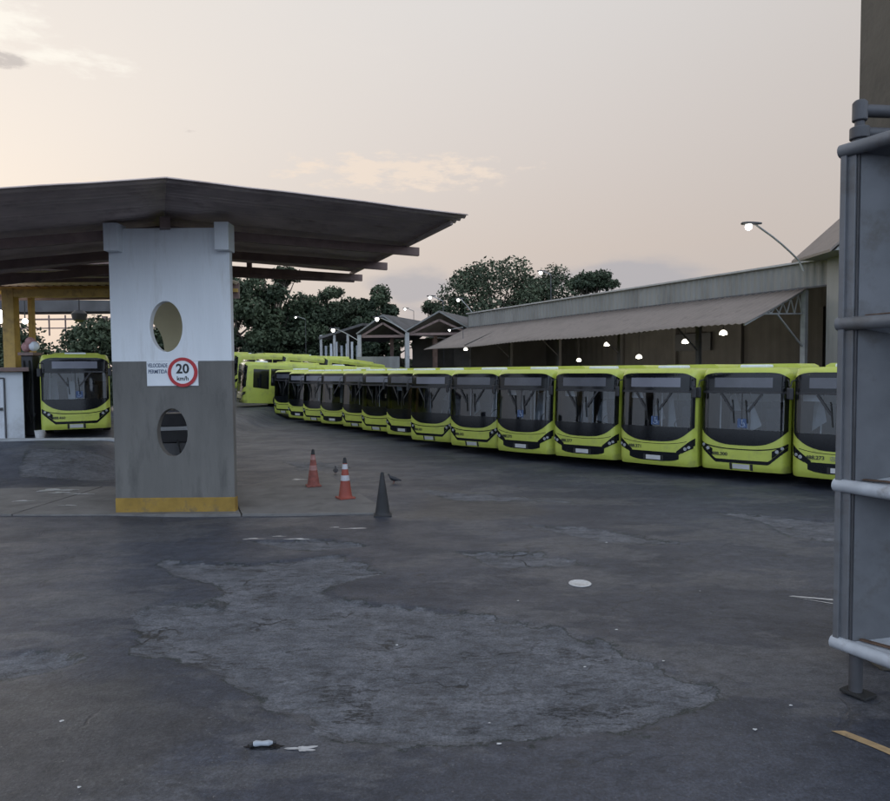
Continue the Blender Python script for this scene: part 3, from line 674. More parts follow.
    mb = MB(); patch(mb, -.23, .23, 4, pz - .065, pz + .065, 1, .018); mb.build('licence_plate', M['plate'], t)
    for s_ in (-1, 1): mb = MB(); patch(mb, s_ * .28 - .035, s_ * .28 + .035, 1, pz - .10, pz + .08, 1, .014); mb.build('plate_bracket', M['rubber'], t)
    # sides: window bands, door, seams, wheels
    def side(name, s_, y0, y1, z0, z1, m, d=.005, parent=None, skew=0):
        mb = MB(); x = s_ * (HW + d); mb.add([(x, y0, z0 + skew), (x, y1, z0), (x, y1, z1), (x, y0, z1)], [(0, 1, 2, 3) if s_ > 0 else (3, 2, 1, 0)]); return mb.build(name, m, parent or t)
    side('driver_window', 1, .74, 1.85, 1.30, 2.72, M['sidewin'], skew=.12)
    for i in range(6): side('side_window', 1, 1.98 + i * 1.5, 1.98 + i * 1.5 + 1.42, 1.55, 2.78, M['sidewin'])
    dr = side('door', -1, .74, 1.95, .42, 2.72, M['sidewin']); side('door_divider', -1, 1.33, 1.37, .42, 2.72, M['dark'], .01, dr)
    for i in range(6): side('side_window', -1, 2.1 + i * 1.5, 2.1 + i * 1.5 + 1.42, 1.55, 2.78, M['sidewin'])
    for s_ in (-1, 1):
        for yw in (2.75, 8.4):
            mb = MB(); nn = 20; rr = .60
            pts = [(s_ * (HW + .004), yw + rr * math.cos(q), max(.302, .50 + rr * math.sin(q))) for q in np.linspace(-.35, math.pi + .35, nn)]
            mb.add(pts, [tuple(range(nn)) if s_ > 0 else tuple(range(nn))[::-1]]); mb.build('wheel_arch', M['rubber'], t)
            wh = MB().tube([(s_ * (HW - .28), yw, .49), (s_ * (HW - .03), yw, .49), (s_ * (HW + .012), yw, .49)], [.49, .49, .46], 24).build('wheel', M['rubber'], t)
            MB().tube([(s_ * (HW - .02), yw, .49), (s_ * (HW + .02), yw, .49)], .28, 18).build('rim', M['rim'], wh)
    # roof gear
    mb = MB(); prof = [(-.95, 3.1), (-.93, 3.28), (-.8, 3.35), (.8, 3.35), (.93, 3.28), (.95, 3.1)]
    mb.grid([[(x, y, z) for x, z in prof] for y in (2.9, 5.6)]); mb.add([(x, 2.9, z) for x, z in prof], [tuple(range(6))]); mb.add([(x, 5.6, z) for x, z in prof], [tuple(range(6))[::-1]]); mb.build('roof_unit', M['roofpaint'], t, bevel=.02)
    for y in (1.55, 7.4): MB().box((0, y, 3.27), (.75, .75, .1)).build('roof_hatch', M['pale'], t, bevel=.03)
    # mirrors on arms
    for s_ in (-1, 1):
        mb = MB(); mb.tube([(s_ * 1.1, .3, 2.9), (s_ * 1.2, .10, 2.86), (s_ * 1.22, .06, 2.7)], .018, 6); mr_ = mb.build('mirror', M['dark'], t)
        MB().box((s_ * 1.215, .06, 2.52), (.13, .08, .32)).build('mirror_housing', M['dark'], mr_, bevel=.03)
    # cabin
    mb = MB(); x, y0, y1, z0, z1 = 1.16, .5, 3.4, .85, 2.92
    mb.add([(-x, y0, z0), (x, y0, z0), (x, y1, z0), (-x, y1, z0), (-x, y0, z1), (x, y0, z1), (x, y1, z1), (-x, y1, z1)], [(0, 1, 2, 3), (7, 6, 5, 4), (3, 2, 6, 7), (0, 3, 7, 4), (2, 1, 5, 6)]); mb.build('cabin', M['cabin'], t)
    mb = MB(); mb.prism([(-1.0, .32, .95), (-1.0, .85, .95), (-1.0, .8, 1.36), (-1.0, .36, 1.46)], (0, 0, 0), (2.0, 0, 0)); mb.build('dashboard', M['dark'], t)
    mb = MB(); c = Vector((.55, .85, 1.52)); mb.tube([c + Vector((.23 * math.cos(q), .13 * math.sin(q), .19 * math.sin(q))) for q in np.linspace(0, 2 * math.pi, 21)], .018, 6); mb.build('steering_wheel', M['dark'], t)
    mb = MB(); mb.box((.55, 1.55, 1.62), (.52, .16, .80)); mb.box((.55, 1.57, 2.12), (.28, .12, .22)); mb.box((.55, 1.35, 1.24), (.5, .5, .14)); mb.build('driver_seat', M['seat'], t, bevel=.05)
    if style == 'A':
        mb = MB(); mb.box((-.62, 1.9, 1.45), (.46, .14, .9)); mb.build('passenger_seat', M['seat'], t, bevel=.05)
        poles = ((-.2, 1.5), (.05, 1.9), (-.95, 1.2))
    else:
        mb = MB(); mb.add([(-1.06, .75, 2.30), (-.62, .65, 2.30), (-.66, .65, 2.48), (-1.06, .75, 2.50)], [(0, 1, 2, 3)]); mb.build('sun_blind', M['pale'], t)
        poles = ((-.35, 1.4), (.0, 1.8), (-.85, 1.9))
    for px_, py_ in poles: MB().tube([(px_, py_, .9), (px_ + .04, py_, 2.9)], .022, 6).build('grab_pole', M['pale'] if px_ < -.3 else M['dark'], t)
    MB().box((.1, 3.2, 2.3), (2.1, .03, .34)).build('rear_glow_panel', M['midgrey'], t)  # added grey panel stands in for the glow at the bus rear
    return t, nz_
for_ref = {}
busA, nzA = make_bus('A'); busB, nzB = make_bus('B')
cache = child_cache()
used = {}
PHI = 40
def bus_at(x, y, phi, style, label, group, number=None, sticker=None, emblem=False):
    proto = busA if style == 'A' else busB
    b = proto if style not in used else copy_tree(proto, None, cache)
    used[style] = 1
    b.location = (x, y, gz(x, y)); b.rotation_euler = (0, 0, -R(phi)); tag(b, label, 'bus', group)
    if y > 20 and x < -9:   # stand the bus on the sloping yard
        bx, by = x + math.sin(R(phi)) * 8.4, y + math.cos(R(phi)) * 8.4
        b.rotation_euler = Matrix.Rotation(-R(phi), 3, 'Z').to_quaternion().to_euler(); b.rotation_euler.x = math.atan2(gz(bx, by) - gz(x, y), 8.4)
    late.append((b, style, number, sticker, emblem))
    return b
late = []
wa = (math.sin(R(PHI)), math.cos(R(PHI))); va = (-wa[1], wa[0])
row = [  # w, v, style, number, label, sticker
 (19.9, 3.4, 'B', '488.273', 'lime city bus cut off by the steel gate, with a badge beside its fleet number', None),
 (20.1, 5.92, 'A', '488.300', 'lime city bus with blue sticker and chevron bumper, first whole bus left of the gate', (.02, 1.66)),
 (19.85, 8.4, 'B', '488.371', 'lime city bus with black grille and blue sticker, second whole bus from the gate', (.05, 1.66)),
 (20.0, 10.9, 'B', '488.377', 'lime city bus with oval headlights and black grille, third whole bus from the gate', None),
 (20.05, 13.35, 'B', '488.275', 'lime city bus with low black grille, fourth whole bus from the gate', (-.02, 1.68)),
 (20.45, 15.85, 'A', '488.302', 'lime city bus with chevron bumper trim, fifth whole bus from the gate', None),
 (21.1, 18.6, 'A', '488.305', 'lime city bus with chevron bumper, sixth whole bus from the gate', None),
 (22.3, 21.3, 'B', None, 'lime city bus set back and half hidden, seventh from the gate', None),
 (23.15, 23.85, 'A', None, 'lime city bus in the middle of the row, eighth from the gate', None),
 (24.15, 26.45, 'A', None, 'lime city bus below the right hand gabled shed post, ninth from the gate', None),
 (24.85, 29.05, 'B', None, 'small looking lime bus, fifth from the far end of the row', None),
 (25.7, 31.7, 'A', None, 'small looking lime bus, fourth from the far end of the row', None),
 (26.7, 34.5, 'B', None, 'small looking lime bus, next but one to the far end of the row', None),
 (27.9, 37.6, 'A', None, 'farthest lime bus of the diagonal row, beside the bus parked askew', None),
]
for i, (w_, v_, st, num, lab, stk) in enumerate(row):
    bus_at(w_ * wa[0] + v_ * va[0], w_ * wa[1] + v_ * va[1], PHI + (0, -1, 1, 0, 1, -1, 0, 2, 0, 1, -1, 0, 1, 0)[i], st, lab, 'lime buses parked in the diagonal row', num, stk, i == 0)
bus_at(-14.8, 48.6, 62, 'A', 'lime bus parked askew with its dark flank windows showing, just right of the pillar', 'lime buses behind the row')
for i, (x, y, lab) in enumerate([(-21.5, 55, 'lime bus farther back whose roof shows against the dark trees, leftmost of the rear buses'), (-18.3, 57.5, 'lime bus farther back whose roof shows second from the left of the rear buses'), (-15.1, 60, 'lime bus farther back whose roof shows third from the left of the rear buses'), (-11.9, 62.5, 'lime bus farther back whose roof is the rightmost of the rear buses')]):
    bus_at(x, y, 48, 'AB'[i % 2], lab, 'lime buses behind the row')
lb = bus_at(-14.4, 26.5, -27, 'A', 'lime bus standing alone under the shelter left of the pillar', 'bus under the shelter', '488.460', (.12, 1.66)); 
r2 = random.Random(21)
for b, st, num, stk, emb in late:
    for k_ in range(r2.choice((2, 3, 3))):          # added panels standing in for pale interior shapes and reflections in each windscreen
        x0 = -1.0 + k_ * .72 + r2.uniform(-.1, .15); w_ = r2.uniform(.22, .62); y_ = r2.uniform(1.2, 2.4); z0_ = r2.uniform(1.0, 1.5); z1_ = r2.uniform(2.1, 2.5); sk = r2.uniform(-.14, .14)
        MB().add([(x0, y_, z0_), (x0 + w_, y_ - .1, z0_ + r2.uniform(-.1, .3)), (x0 + w_ * r2.uniform(.6, 1) + sk, y_ - .1, z1_), (x0 + w_ * .2 + sk, y_, z1_ - r2.uniform(0, .2))], [(0, 1, 2, 3)]).build('pale_shape_panel', M[r2.choice(('midgrey', 'midgrey', 'cabinlight'))], b, solid=.01)
    dsp = [c for c in kids(b) if c.name.startswith('destination_display')][0]
    dsp.material_slots[0].link = 'OBJECT'; dsp.material_slots[0].material = M['display'] if r2.random() < .6 else M['displaydark']
    if num:
        vs, fs = text_mesh(num, .135, .001, .004); x0, z0 = -.60, nzA if st == 'A' else nzB
        out = [];
        for a, c, d in vs: out.append(Sf(x0 + a * 1.05, z0 + c, .009 + d))
        MB().add(out, fs).build('fleet_number', M['ink'], b)
    if emb:
        mb = MB(); c0 = (-.18, nzB); 
        mb.tube([Sf(c0[0] + .06 * math.cos(q), c0[1] + .06 * math.sin(q), .012) for q in np.linspace(0, 2 * math.pi, 21)], .006, 5)
        for q in (90, 210, 330): mb.bar(Sf(c0[0], c0[1], .012), Sf(c0[0] + .058 * math.cos(R(q)), c0[1] + .058 * math.sin(R(q)), .012), .014, .006, up=(0, -1, 0))
        mb.build('badge', M['rim'], b)
    if stk:
        mb = MB(); patch(mb, stk[0] - .13, stk[0] + .13, 3, stk[1] - .13, stk[1] + .13, 2, .009); s_ = mb.build('wheelchair_sticker', M['blue'], b)
        mb = MB(); cx, cz = stk[0], stk[1]; y_ = .014
        mb.tube([Sf(cx + .065 * math.cos(q) - .005, cz - .035 + .065 * math.sin(q), y_) for q in np.linspace(-2.9, 1.0, 14)], .010, 5)
        mb.tube([Sf(cx - .01, cz + .06, y_), Sf(cx - .01, cz - .02, y_), Sf(cx + .05, cz - .02, y_), Sf(cx + .075, cz - .08, y_)], .012, 5); mb.tube([Sf(cx - .01, cz + .085, y_), Sf(cx - .01, cz + .087, y_ + .003)], .02, 8)
        mb.build('wheelchair_symbol', M['white'], s_)

# ------------------------------------------------------------------ warehouse on the right
WN = Vector((18.47, 34.56, 0)); WE = Vector((-.472, .881, 0)).normalized(); WV = Vector((-.881, -.472, 0)).normalized()
wh = empty('warehouse', WN, math.atan2(WE.y, WE.x), 'long warehouse with pale cladding strip and sloping brown awning behind the buses', 'warehouse')
# local frame: +x along the front away from the camera, +y towards the yard
WL = 34.2
mb = MB(); rows = []
nn = int((WL + 2.2) / .1)
for zz in (7.27, 8.5): rows.append([(-2.2 + (WL + 2.2) * i / nn, .02 * (1 if i % 4 < 2 else -1), zz) for i in range(nn + 1)])
mb.grid(rows); mb.build('cladding', M['fascia'], wh, solid=.01)
MB().bar((-2.4, .1, 8.56), (WL + .2, .1, 8.56), .22, .1).build('gutter', M['galv'], wh)
MB().bar((-2.2, .09, 7.24), (WL, .09, 7.24), .1, .08).build('ledge', M['gatedark'], wh)
mb = MB(); rows = [[(x, -y, 8.58 + y * .06) for y in np.linspace(0, 20, 5)] for x in (-2.4, WL * .5, WL + .2)]; mb.grid(rows); mb.build('roof', M['awning'], wh, solid=.06)
rows = []; nn = 340
for j in range(5):
    t = j / 4; y = 4.65 * t; rows.append([(WL * i / nn * 1.0 + .05, .14 + y, 7.2 - 1.88 * t - .10 * math.sin(math.pi * t) * .4 + .03 * math.sin(2 * math.pi * WL * i / nn / .4) + .05 * math.sin(i * .043) * t - .25 * (i / nn) * t) for i in range(nn + 1)])
mb = MB().grid(rows); mb.build('awning', M['awning'], wh, smooth=True, solid=.02)
for i in range(6):
    x = .3 + i * (WL - .6) / 5
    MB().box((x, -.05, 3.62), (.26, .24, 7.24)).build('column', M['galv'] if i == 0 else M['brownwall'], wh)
    tr = MB(); A = (x, .12, 6.0); B = (x, 3.0, 6.05); tr.bar((x, .1, 5.95), (x, 3.1, 5.85), .07); tr.bar((x, .14, 7.05), (x, 4.5, 5.28), .08)
    zz = lambda y: 7.05 - 1.77 * (y - .14) / 4.36
    ysq = [.15, .75, 1.35, 1.95, 2.55, 3.1]
    for a_, b_ in zip(ysq[:-1], ysq[1:]): m_ = (a_ + b_) / 2; tr.bar((x, a_, 5.93), (x, m_, zz(m_)), .045); tr.bar((x, m_, zz(m_)), (x, b_, 5.88), .045)
    tr.bar((x, 2.1, 5.88), (x, .1, 4.3), .07); tr.build('awning_bracket', M['galv'] if i == 0 else M['brownwall'], wh)
mb = MB(); rows = []; nn = 200
for zz_ in (0, 8.4): rows.append([(-2 + (WL + 2) * i / nn, -9 + .012 * (1 if i % 4 < 2 else -1), zz_) for i in range(nn + 1)])
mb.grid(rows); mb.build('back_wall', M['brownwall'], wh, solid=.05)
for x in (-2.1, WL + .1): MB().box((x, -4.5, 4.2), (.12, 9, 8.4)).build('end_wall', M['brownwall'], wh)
for i, x in enumerate((5.0, 11, 17, 23, 29)): MB().box((x, -8.8, 3.5), (.3, .3, 7.0)).build('wall_post', M['brownwall'], wh)
MB().box((15.2, -8.7, 5.2), (3.4, .12, 1.3)).build('wall_vent', M['dark'], wh)
# pendant lamps
def pendant(x, y, z, top, label, s=1.0):
    t = empty('pendant_lamp', (x, y, z), 0, label, 'hanging lamp', 'pendant lamps inside the warehouse')
    MB().tube([(0, 0, .3 * s), (0, 0, top - z)], .02, 6).build('cord', M['dark'], t)
    MB().lathe([(.30 * s, 0), (.31 * s, .04 * s), (.27 * s, .2 * s), (.17 * s, .31 * s), (.07 * s, .36 * s)], n=18, cap=False).build('lamp_shade', M['pendantglow'], t, True)
    pl_ = bpy.data.lights.new('lamp_light', 'POINT'); pl_.energy = 120; pl_.shadow_soft_size = .2; pl_.color = (1, .93, .8)
    po = bpy.data.objects.new('lamp_light', pl_); col.objects.link(po); po.parent = t; po.location = (0, 0, -.3)
    MB().lathe([(.29 * s, .01 * s), (.2 * s, -.03 * s), (.0, -.05 * s)], n=18, cap=False).build('diffuser', M['pendantglow'], t, True)
for px_, py_, Y_, lab, s_ in ((723, 335, 43, 'glowing dome lamp nearest the steel post, rightmost of the warehouse lamps', 1.0), (685, 343.5, 46, 'glowing dome lamp second from the right under the awning', .95), (639, 358.5, 50, 'low glowing dome lamp touching the bus roofs, third from the right', .95), (607, 346, 53, 'glowing dome lamp hung by the dark panel, fourth from the right', .95), (579, 361.5, 56, 'low glowing dome lamp just over the bus roofs, fifth from the right', .85), (466, 350.5, 69, 'small faint lamp under the far end of the awning', .9)):
    xx = (px_ - 445) / 680 * Y_; zz = 3.24 + (370.4 - .0085 * (px_ - 445) - py_) * Y_ / 680
    pendant(xx, Y_, zz, 8.3 if px_ > 500 else 7.0, lab, s_ * .8)

# annex building with a gable verge, right of the warehouse
an = empty('annex_building', (18.6, 31.6, 0), 0, 'pale grey clad building with overhanging gable beside the steel gate', 'building')
mb = MB(); rows = []; nn = 60
for zz_ in (0, 8.5): rows.append([(.0 + 10 * i / nn, .03 * (1 if i % 4 < 2 else -1), zz_) for i in range(nn + 1)])
mb.grid(rows); rows = [[(0, .0 + 1.6 * i / 12, zz_) for i in range(13)] for zz_ in (0, 8.5)]; mb.grid(rows, flip=True); mb.build('wall', M['annex'], an, solid=.06)
mb = MB(); mb.prism([(-1.1, -.9, 8.46), (11.1, -.9, 8.46), (5.0, -.9, 13.9)], (0, -.9, 0), (0, 2.2, 0)); mb.build('gable', M['annex'], an)
for s_ in (-1, 1):
    mb = MB(); mb.prism([(5 + s_ * 6.35, -1.0, 8.38), (5 + s_ * 6.35, -1.0, 8.50), (5.0, -1.0, 14.1), (5.0, -1.0, 13.98)], (0, -1.0, 0), (0, 2.4, 0)); mb.build('roof', M['awning'], an)
MB().tube([(-.35, -.3, 8.45), (-.33, -.3, 8.3), (-.15, -.15, 8.0), (-.12, -.12, 7.6), (-.12, -.12, 0)], .07, 8).build('downpipe', M['gatedark'], an, True)
MB().box((-.05, -.05, 4.2), (.14, .14, 8.4)).build('corner_trim', M['galv'], an)

# ------------------------------------------------------------------ street lamps
def lamp(px_, py_, Y_, arm, base, label, lit=True, s=1.0, ground_z=0.0, pole=True):
    """lamp head at a distance Y_, arm reaching to a pole or wall point"""
    hx = (px_ - 445) / 680 * Y_; hz = 3.24 + (370.4 - .0085 * (px_ - 445) - py_) * Y_ / 680
    t = empty('street_lamp', (hx, Y_, hz), 0, label, 'street lamp', 'lit lamps of the depot')
    ax, ay, az_ = arm
    pts = [(.25 * s * (1 if ax > 0 else -1), 0, .16 * s)] + [(ax * q ** .9, ay * q, .16 * s + az_ * q ** 1.25) for q in (.4, .6, .8, .93, 1.0)]
    if base == 'wall': pts += [(ax + .25, ay, az_ - .35)]
    MB().tube(pts, .045 * s, 8).build('arm', M['galv'], t, True)
    if base == 'pole': MB().tube([(ax, ay, az_ + .2 * s), (ax, ay, gz(hx + ax, Y_ + ay) - hz - .1)], [.04 * s, .06 * s], 8).build('pole', M['gatedark'], t, True)
    sg_ = 1 if ax > 0 else -1
    hd = MB(); rows = []
    for q, (r1, r2) in zip((-.35, -.3, -.1, .2, .45, .6), ((.02, .02), (.14, .06), (.17, .08), (.13, .08), (.07, .06), (.045, .045))):
        rows.append([(sg_ * q * s, r1 * s * math.cos(a), .17 * s + (r2 * math.sin(a)) * s) for a in np.linspace(0, 2 * math.pi, 13)])
    hd.grid(rows); hd.build('lamp_head', M['gatedark'], t, True)
    b = MB(); b.lathe([(.13 * s, .10 * s), (.15 * s, .02 * s), (.12 * s, -.09 * s), (.05 * s, -.14 * s), (0, -.15 * s)], n=14, cap=False); b.build('bulb', M['lampbulb'], t, True)
    return t
lamp(747, 229, 31.5, (3.15, 1.6, -1.45), 'wall', 'lit street lamp on a long curved arm beside the annex gable')
lamp(378, 320, 64, (2.9, .5, -1.5), 'none', 'lit lamp on an arm at the peak of the middle gabled shed', s=1.15)
lamp(334, 331, 66, (2.4, .5, -1.2), 'none', 'lit lamp on an arm left of the sheds, near the dark trees', s=1.1)
lamp(431, 298.5, 78, (1.5, 0, -.6), 'pole', 'lit lamp on a pole above the right gabled shed, left of its ridge', s=1.1)
lamp(459, 301, 70, (1.4, 0, -1.4), 'pole', 'lit lamp on a pole where the warehouse roof begins', s=1.0)
lamp(541, 274, 80, (1.2, 0, -.4), 'pole', 'lit lamp high in front of the broad tree crown', s=1.25)
lamp(406, 310, 95, (1.2, 0, -.4), 'pole', 'small distant lamp between the pointed tree and the sheds', s=.9)
lamp(297, 318, 70, (1.0, 0, -.3), 'pole', 'small lamp in front of the dark trees right of the pillar', s=.55)
lamp(450, 331, 60, (1.2, .1, .2), 'pole', 'small lamp on a bent arm at the far end of the awning', s=.6)

# ------------------------------------------------------------------ gabled sheds beyond the row
def shed(name, cx, y0, half, peak, eave, depth, dirx, label):
    t = empty(name, (cx, y0, gz(cx, y0)), 0, label, 'shed', 'open gabled sheds beyond the buses')
    d = Vector((dirx, 1, 0)).normalized() * depth
    for s_ in (-1, 1):
        a = [(0, 0, peak), (s_ * half, 0, eave), (s_ * half, 0, eave - .22), (0, 0, peak - .22)]
        MB().prism(a, (0, 0, 0), d).build('roof', M['shed'], t)
        MB().bar((0, -.08, peak - .12), (s_ * half, -.08, eave - .12), .14, .42, up=(0, 1, 0)).build('verge_board', M['galv'] if False else M['fascia'], t)
        for q in (0, .5, 1.0): MB().bar((s_ * (half - .25) + d.x * q, .2 + d.y * q, 0), (s_ * (half - .25) + d.x * q, .2 + d.y * q, eave - .2), .38).build('post', M['fascia'] if s_ > 0 and q == 0 else M['galv'] if q == 0 else M['steel'], t)
        MB().bar((0, .25, peak - .9), (s_ * (half - .4), .25, eave - .35), .2, .2).build('rafter', M['steel'], t)
    MB().bar((-half + .3, .3, eave - .35), (half - .3, .3, eave - .35), .18, .25).build('tie_beam', M['steel'], t)
    MB().box((d.x * .9, d.y * .9, (eave) / 2), (half * 1.9, .2, eave)).build('back_wall', M['brownwall'], t)
    return t
shed('gabled_shed', -.5, 66, 3.35, 9.0, 7.1, 16, .35, 'right hand open gabled shed with pale front post, next to the awning')
shed('gabled_shed', -6.15, 68, 2.6, 8.35, 6.5, 16, .35, 'left hand open gabled shed with a lamp at its peak')
# low shed further left with pale upright stacks
t = empty('low_shed', (-9.9, 71, gz(-9.9, 71)), 0, 'low grey pitched shed half hidden left of the gabled sheds', 'shed')
MB().prism([(-3.2, 0, 6.0), (1.4, 0, 7.4), (1.4, 0, 7.15), (-3.2, 0, 5.75)], (0, 0, 0), (6, 10, 0)).build('roof', M['shed'], t)
for x in (-3, -1.6, -.2, 1.1): MB().box((x, .3, 3.1), (.25, .25, 6.2)).build('post', M['galv'], t)
for i in range(7): MB().box((-2.6 + i * .55, .9, 3.9), (.22, .3, 2.4 + .4 * (i % 3))).build('upright_panel', M['pale'] if i % 3 else M['midgrey'], t)
o = MB().box((-7.3 + .8, 66.5, 2.4), (4.2, .25, 4.4)).build('screen_wall', M['fascia'], None); tag(o, 'short pale wall panel below the left gabled shed', 'wall')

# ------------------------------------------------------------------ shelter, booth and gear on the left
sh = empty('bus_shelter', (-17.5, 29, gz(-17.5, 29)), 0, 'yellow steel framed shelter with corrugated roof over the lone bus', 'shelter')
gzs = sh.location.z
rows = []
for i in range(121): rows.append([(-4 + 12.1 * i / 120, y, 7.15 - gzs + .05 * (1 if i % 4 < 2 else -1) + .12 * (y + 5) / 6) for y in (-5.2, -2, 2.4)])
MB().grid(rows).build('roof_sheet', M['roofsheet'], sh, solid=.02)
for y in (-4.8, -3.2, -1.6, .9, 2.2): MB().bar((-4, y, 6.95 - gzs), (8.1, y, 6.95 - gzs), .1, .16).build('purlin', M['steel'] if y < 0 else M['ysteel'], sh)
MB().bar((-4, 2.42, 6.95 - gzs), (8.1, 2.42, 6.95 - gzs), .08, .7).build('fascia', M['steel'], sh)  # bar added to close the bright sky gap above the beam
MB().bar((-4, -5.25, 7.1 - gzs), (8.1, -5.25, 7.16 - gzs), .06, .28).build('fascia', M['steel'], sh)  # dark bar added to hide the brightly lit front edge of the roof
MB().box((-.9, 0, 3.05), (.5, .4, 6.1)).build('column', M['ysteel'], sh, bevel=.02)
MB().box((-.38, .6, 2.9), (.18, .25, 5.8)).build('column', M['ysteel'], sh, bevel=.02)
MB().box((7.6, 0, 3.05), (.5, .4, 6.1)).build('column', M['ysteel'], sh, bevel=.02)
MB().box((3.4, 0, 6.63 - gzs), (9.1, .35, .34)).build('beam', M['ysteel'], sh, bevel=.02)
bt = empty('booth', (-18.29, 26.14, gz(-17.0, 25.2) - .1), R(33), 'small white booth with a flat dark roof at the left edge', 'booth')
MB().box((0, 0, 1.33), (3.5, 1.9, 2.66)).build('wall', M['booth'], bt, bevel=.02)
MB().box((.05, -.05, 2.75), (3.8, 2.3, .16)).build('roof', M['steel'], bt, bevel=.02)
d = MB().box((.25, -.96, 1.2), (1.7, .05, 2.36)).build('door', M['booth'], bt, bevel=.01)
fr = MB(); 
for a_, b_ in (((-.62, 2.42), (1.14, 2.42)), ((1.14, 2.42), (1.14, .02)), ((-.62, 2.42), (-.62, .02))): fr.bar((a_[0], -.965, a_[1]), (b_[0], -.965, b_[1]), .05, .05, up=(0, 1, 0))
fr.build('door_frame', M['gatedark'], bt)
MB().box((1.0, -1.02, 1.25), (.14, .06, .1)).build('handle', M['gatedark'], d)
MB().bar((-.6, -.99, 1.2), (1.08, -.99, 1.2), .03, .02, up=(0, 1, 0)).build('door_rail', M['midgrey'], d)
eq = empty('equipment_column', (-16.6, 27.3, gz(-16.6, 27.3)), 0, 'tall dark upright column with hoses between the white booth and the bus', 'equipment')
MB().box((0, 0, 1.6), (.46, .5, 3.2)).build('body', M['dark'], eq, bevel=.05)
for k_ in (-.12, .1): MB().tube([(k_, -.27, 3.0), (k_ + .1, -.4, 2.2), (k_ - .05, -.42, 1.2), (k_ + .08, -.36, .5), (k_ + .2, -.3, .9)], .035, 8).build('hose', M['rubber'], eq, True)
MB().box((0, -.02, 3.27), (.6, .6, .12)).build('top_plate', M['steel'], eq)
for i, (x, z, m_) in enumerate(((-.16, 3.55, 'rag'), (.14, 3.58, 'pale'), (.0, 3.75, 'rag'))):
    mb = MB(); rows = [[(x + .2 * math.sin(b_) * math.cos(a_) * (1 + .2 * math.sin(3 * a_)), .16 * math.sin(b_) * math.sin(a_), z + .2 * math.cos(b_)) for a_ in np.linspace(0, 2 * math.pi, 13)] for b_ in np.linspace(.05, 3.09, 8)]
    o = mb.grid(rows).build('cloth_bundle', M[m_], None, True); o.location = (-16.6, 27.3, gz(-16.6, 27.3)); tag(o, ('pink cloth bundle on the dark column, left of the pale one', 'pale cloth bundle on top of the dark column', 'pink cloth bundle topmost on the dark column')[i], 'cloth')
o = MB().lathe([(.15, 0), (.18, .3), (.19, .31), (.16, .30), (.14, .03)], n=18).build('bucket', M['litter'], None, True); o.location = (-15.55, 26.0, gz(-15.55, 26.0)); tag(o, 'small white bucket by the lone bus bumper', 'bucket')
# hanging lamps under the shelter
for px_, py_, Y_, s_, lab in ((1, 317, 30, .30, 'large bright round lamp at the left edge under the shelter'), (27.5, 322, 34, .13, 'small lamp right of the yellow column')):
    xx = (px_ - 445) / 680 * Y_; zz = 3.24 + (374 - py_) * Y_ / 680
    t = empty('shelter_lamp', (xx, Y_, zz), 0, lab, 'lamp', 'lamps under the shelter')
    mb = MB(); mb.grid([[(s_ * math.sin(b_) * math.cos(a_), s_ * math.sin(b_) * math.sin(a_), s_ * math.cos(b_)) for a_ in np.linspace(0, 2 * math.pi, 17)] for b_ in np.linspace(.02, 3.12, 9)]); mb.build('globe', M['lampbulb'], t, True)
    MB().tube([(0, 0, s_ * .95), (0, 0, 7.0 - zz if Y_ < 31 else 1.6)], .03, 6).build('stem', M['dark'], t)
# farther shed with open framed upper wall
rs = empty('rear_shed', (-27, 50, gz(-27, 50)), 0, 'far dark roofed shed with an open framed strip below its eaves', 'shed')
z0 = rs.location.z
MB().prism([(-8, 0, 7.75 - z0), (8.4, 0, 7.75 - z0), (8.4, 0, 8.45 - z0), (-8, 0, 8.7 - z0)], (0, 0, 0), (0, 7, 0.4)).build('roof', M['shed'], rs)
fr = MB(); fr.bar((-8, .1, 7.2 - z0), (8.4, .1, 7.2 - z0), .12); fr.bar((-8, .1, 6.55 - z0), (8.4, .1, 6.55 - z0), .08)
for i in range(14): fr.bar((-8 + i * 1.2, .1, 6.0 - z0), (-8 + i * 1.2, .1, 7.5 - z0), .08)
fr.build('frame', M['steel'], rs)
for x in (-7.8, 2, 8.2): MB().box((x, .3, (7.4 - z0) / 2), (.3, .3, 7.4 - z0)).build('post', M['steel'], rs)
t = empty('hanging_hopper', (-17.9, 33.5, 0), 0, 'dark hopper hanging below the shelter roof above the lone bus', 'hopper')
MB().lathe([(.12, 5.75), (.3, 5.85), (.36, 6.15), (.2, 6.3)], n=14).build('bowl', M['dark'], t, True); MB().tube([(0, 0, 6.3), (0, 0, 7.05)], .04, 6).build('hanger', M['dark'], t)

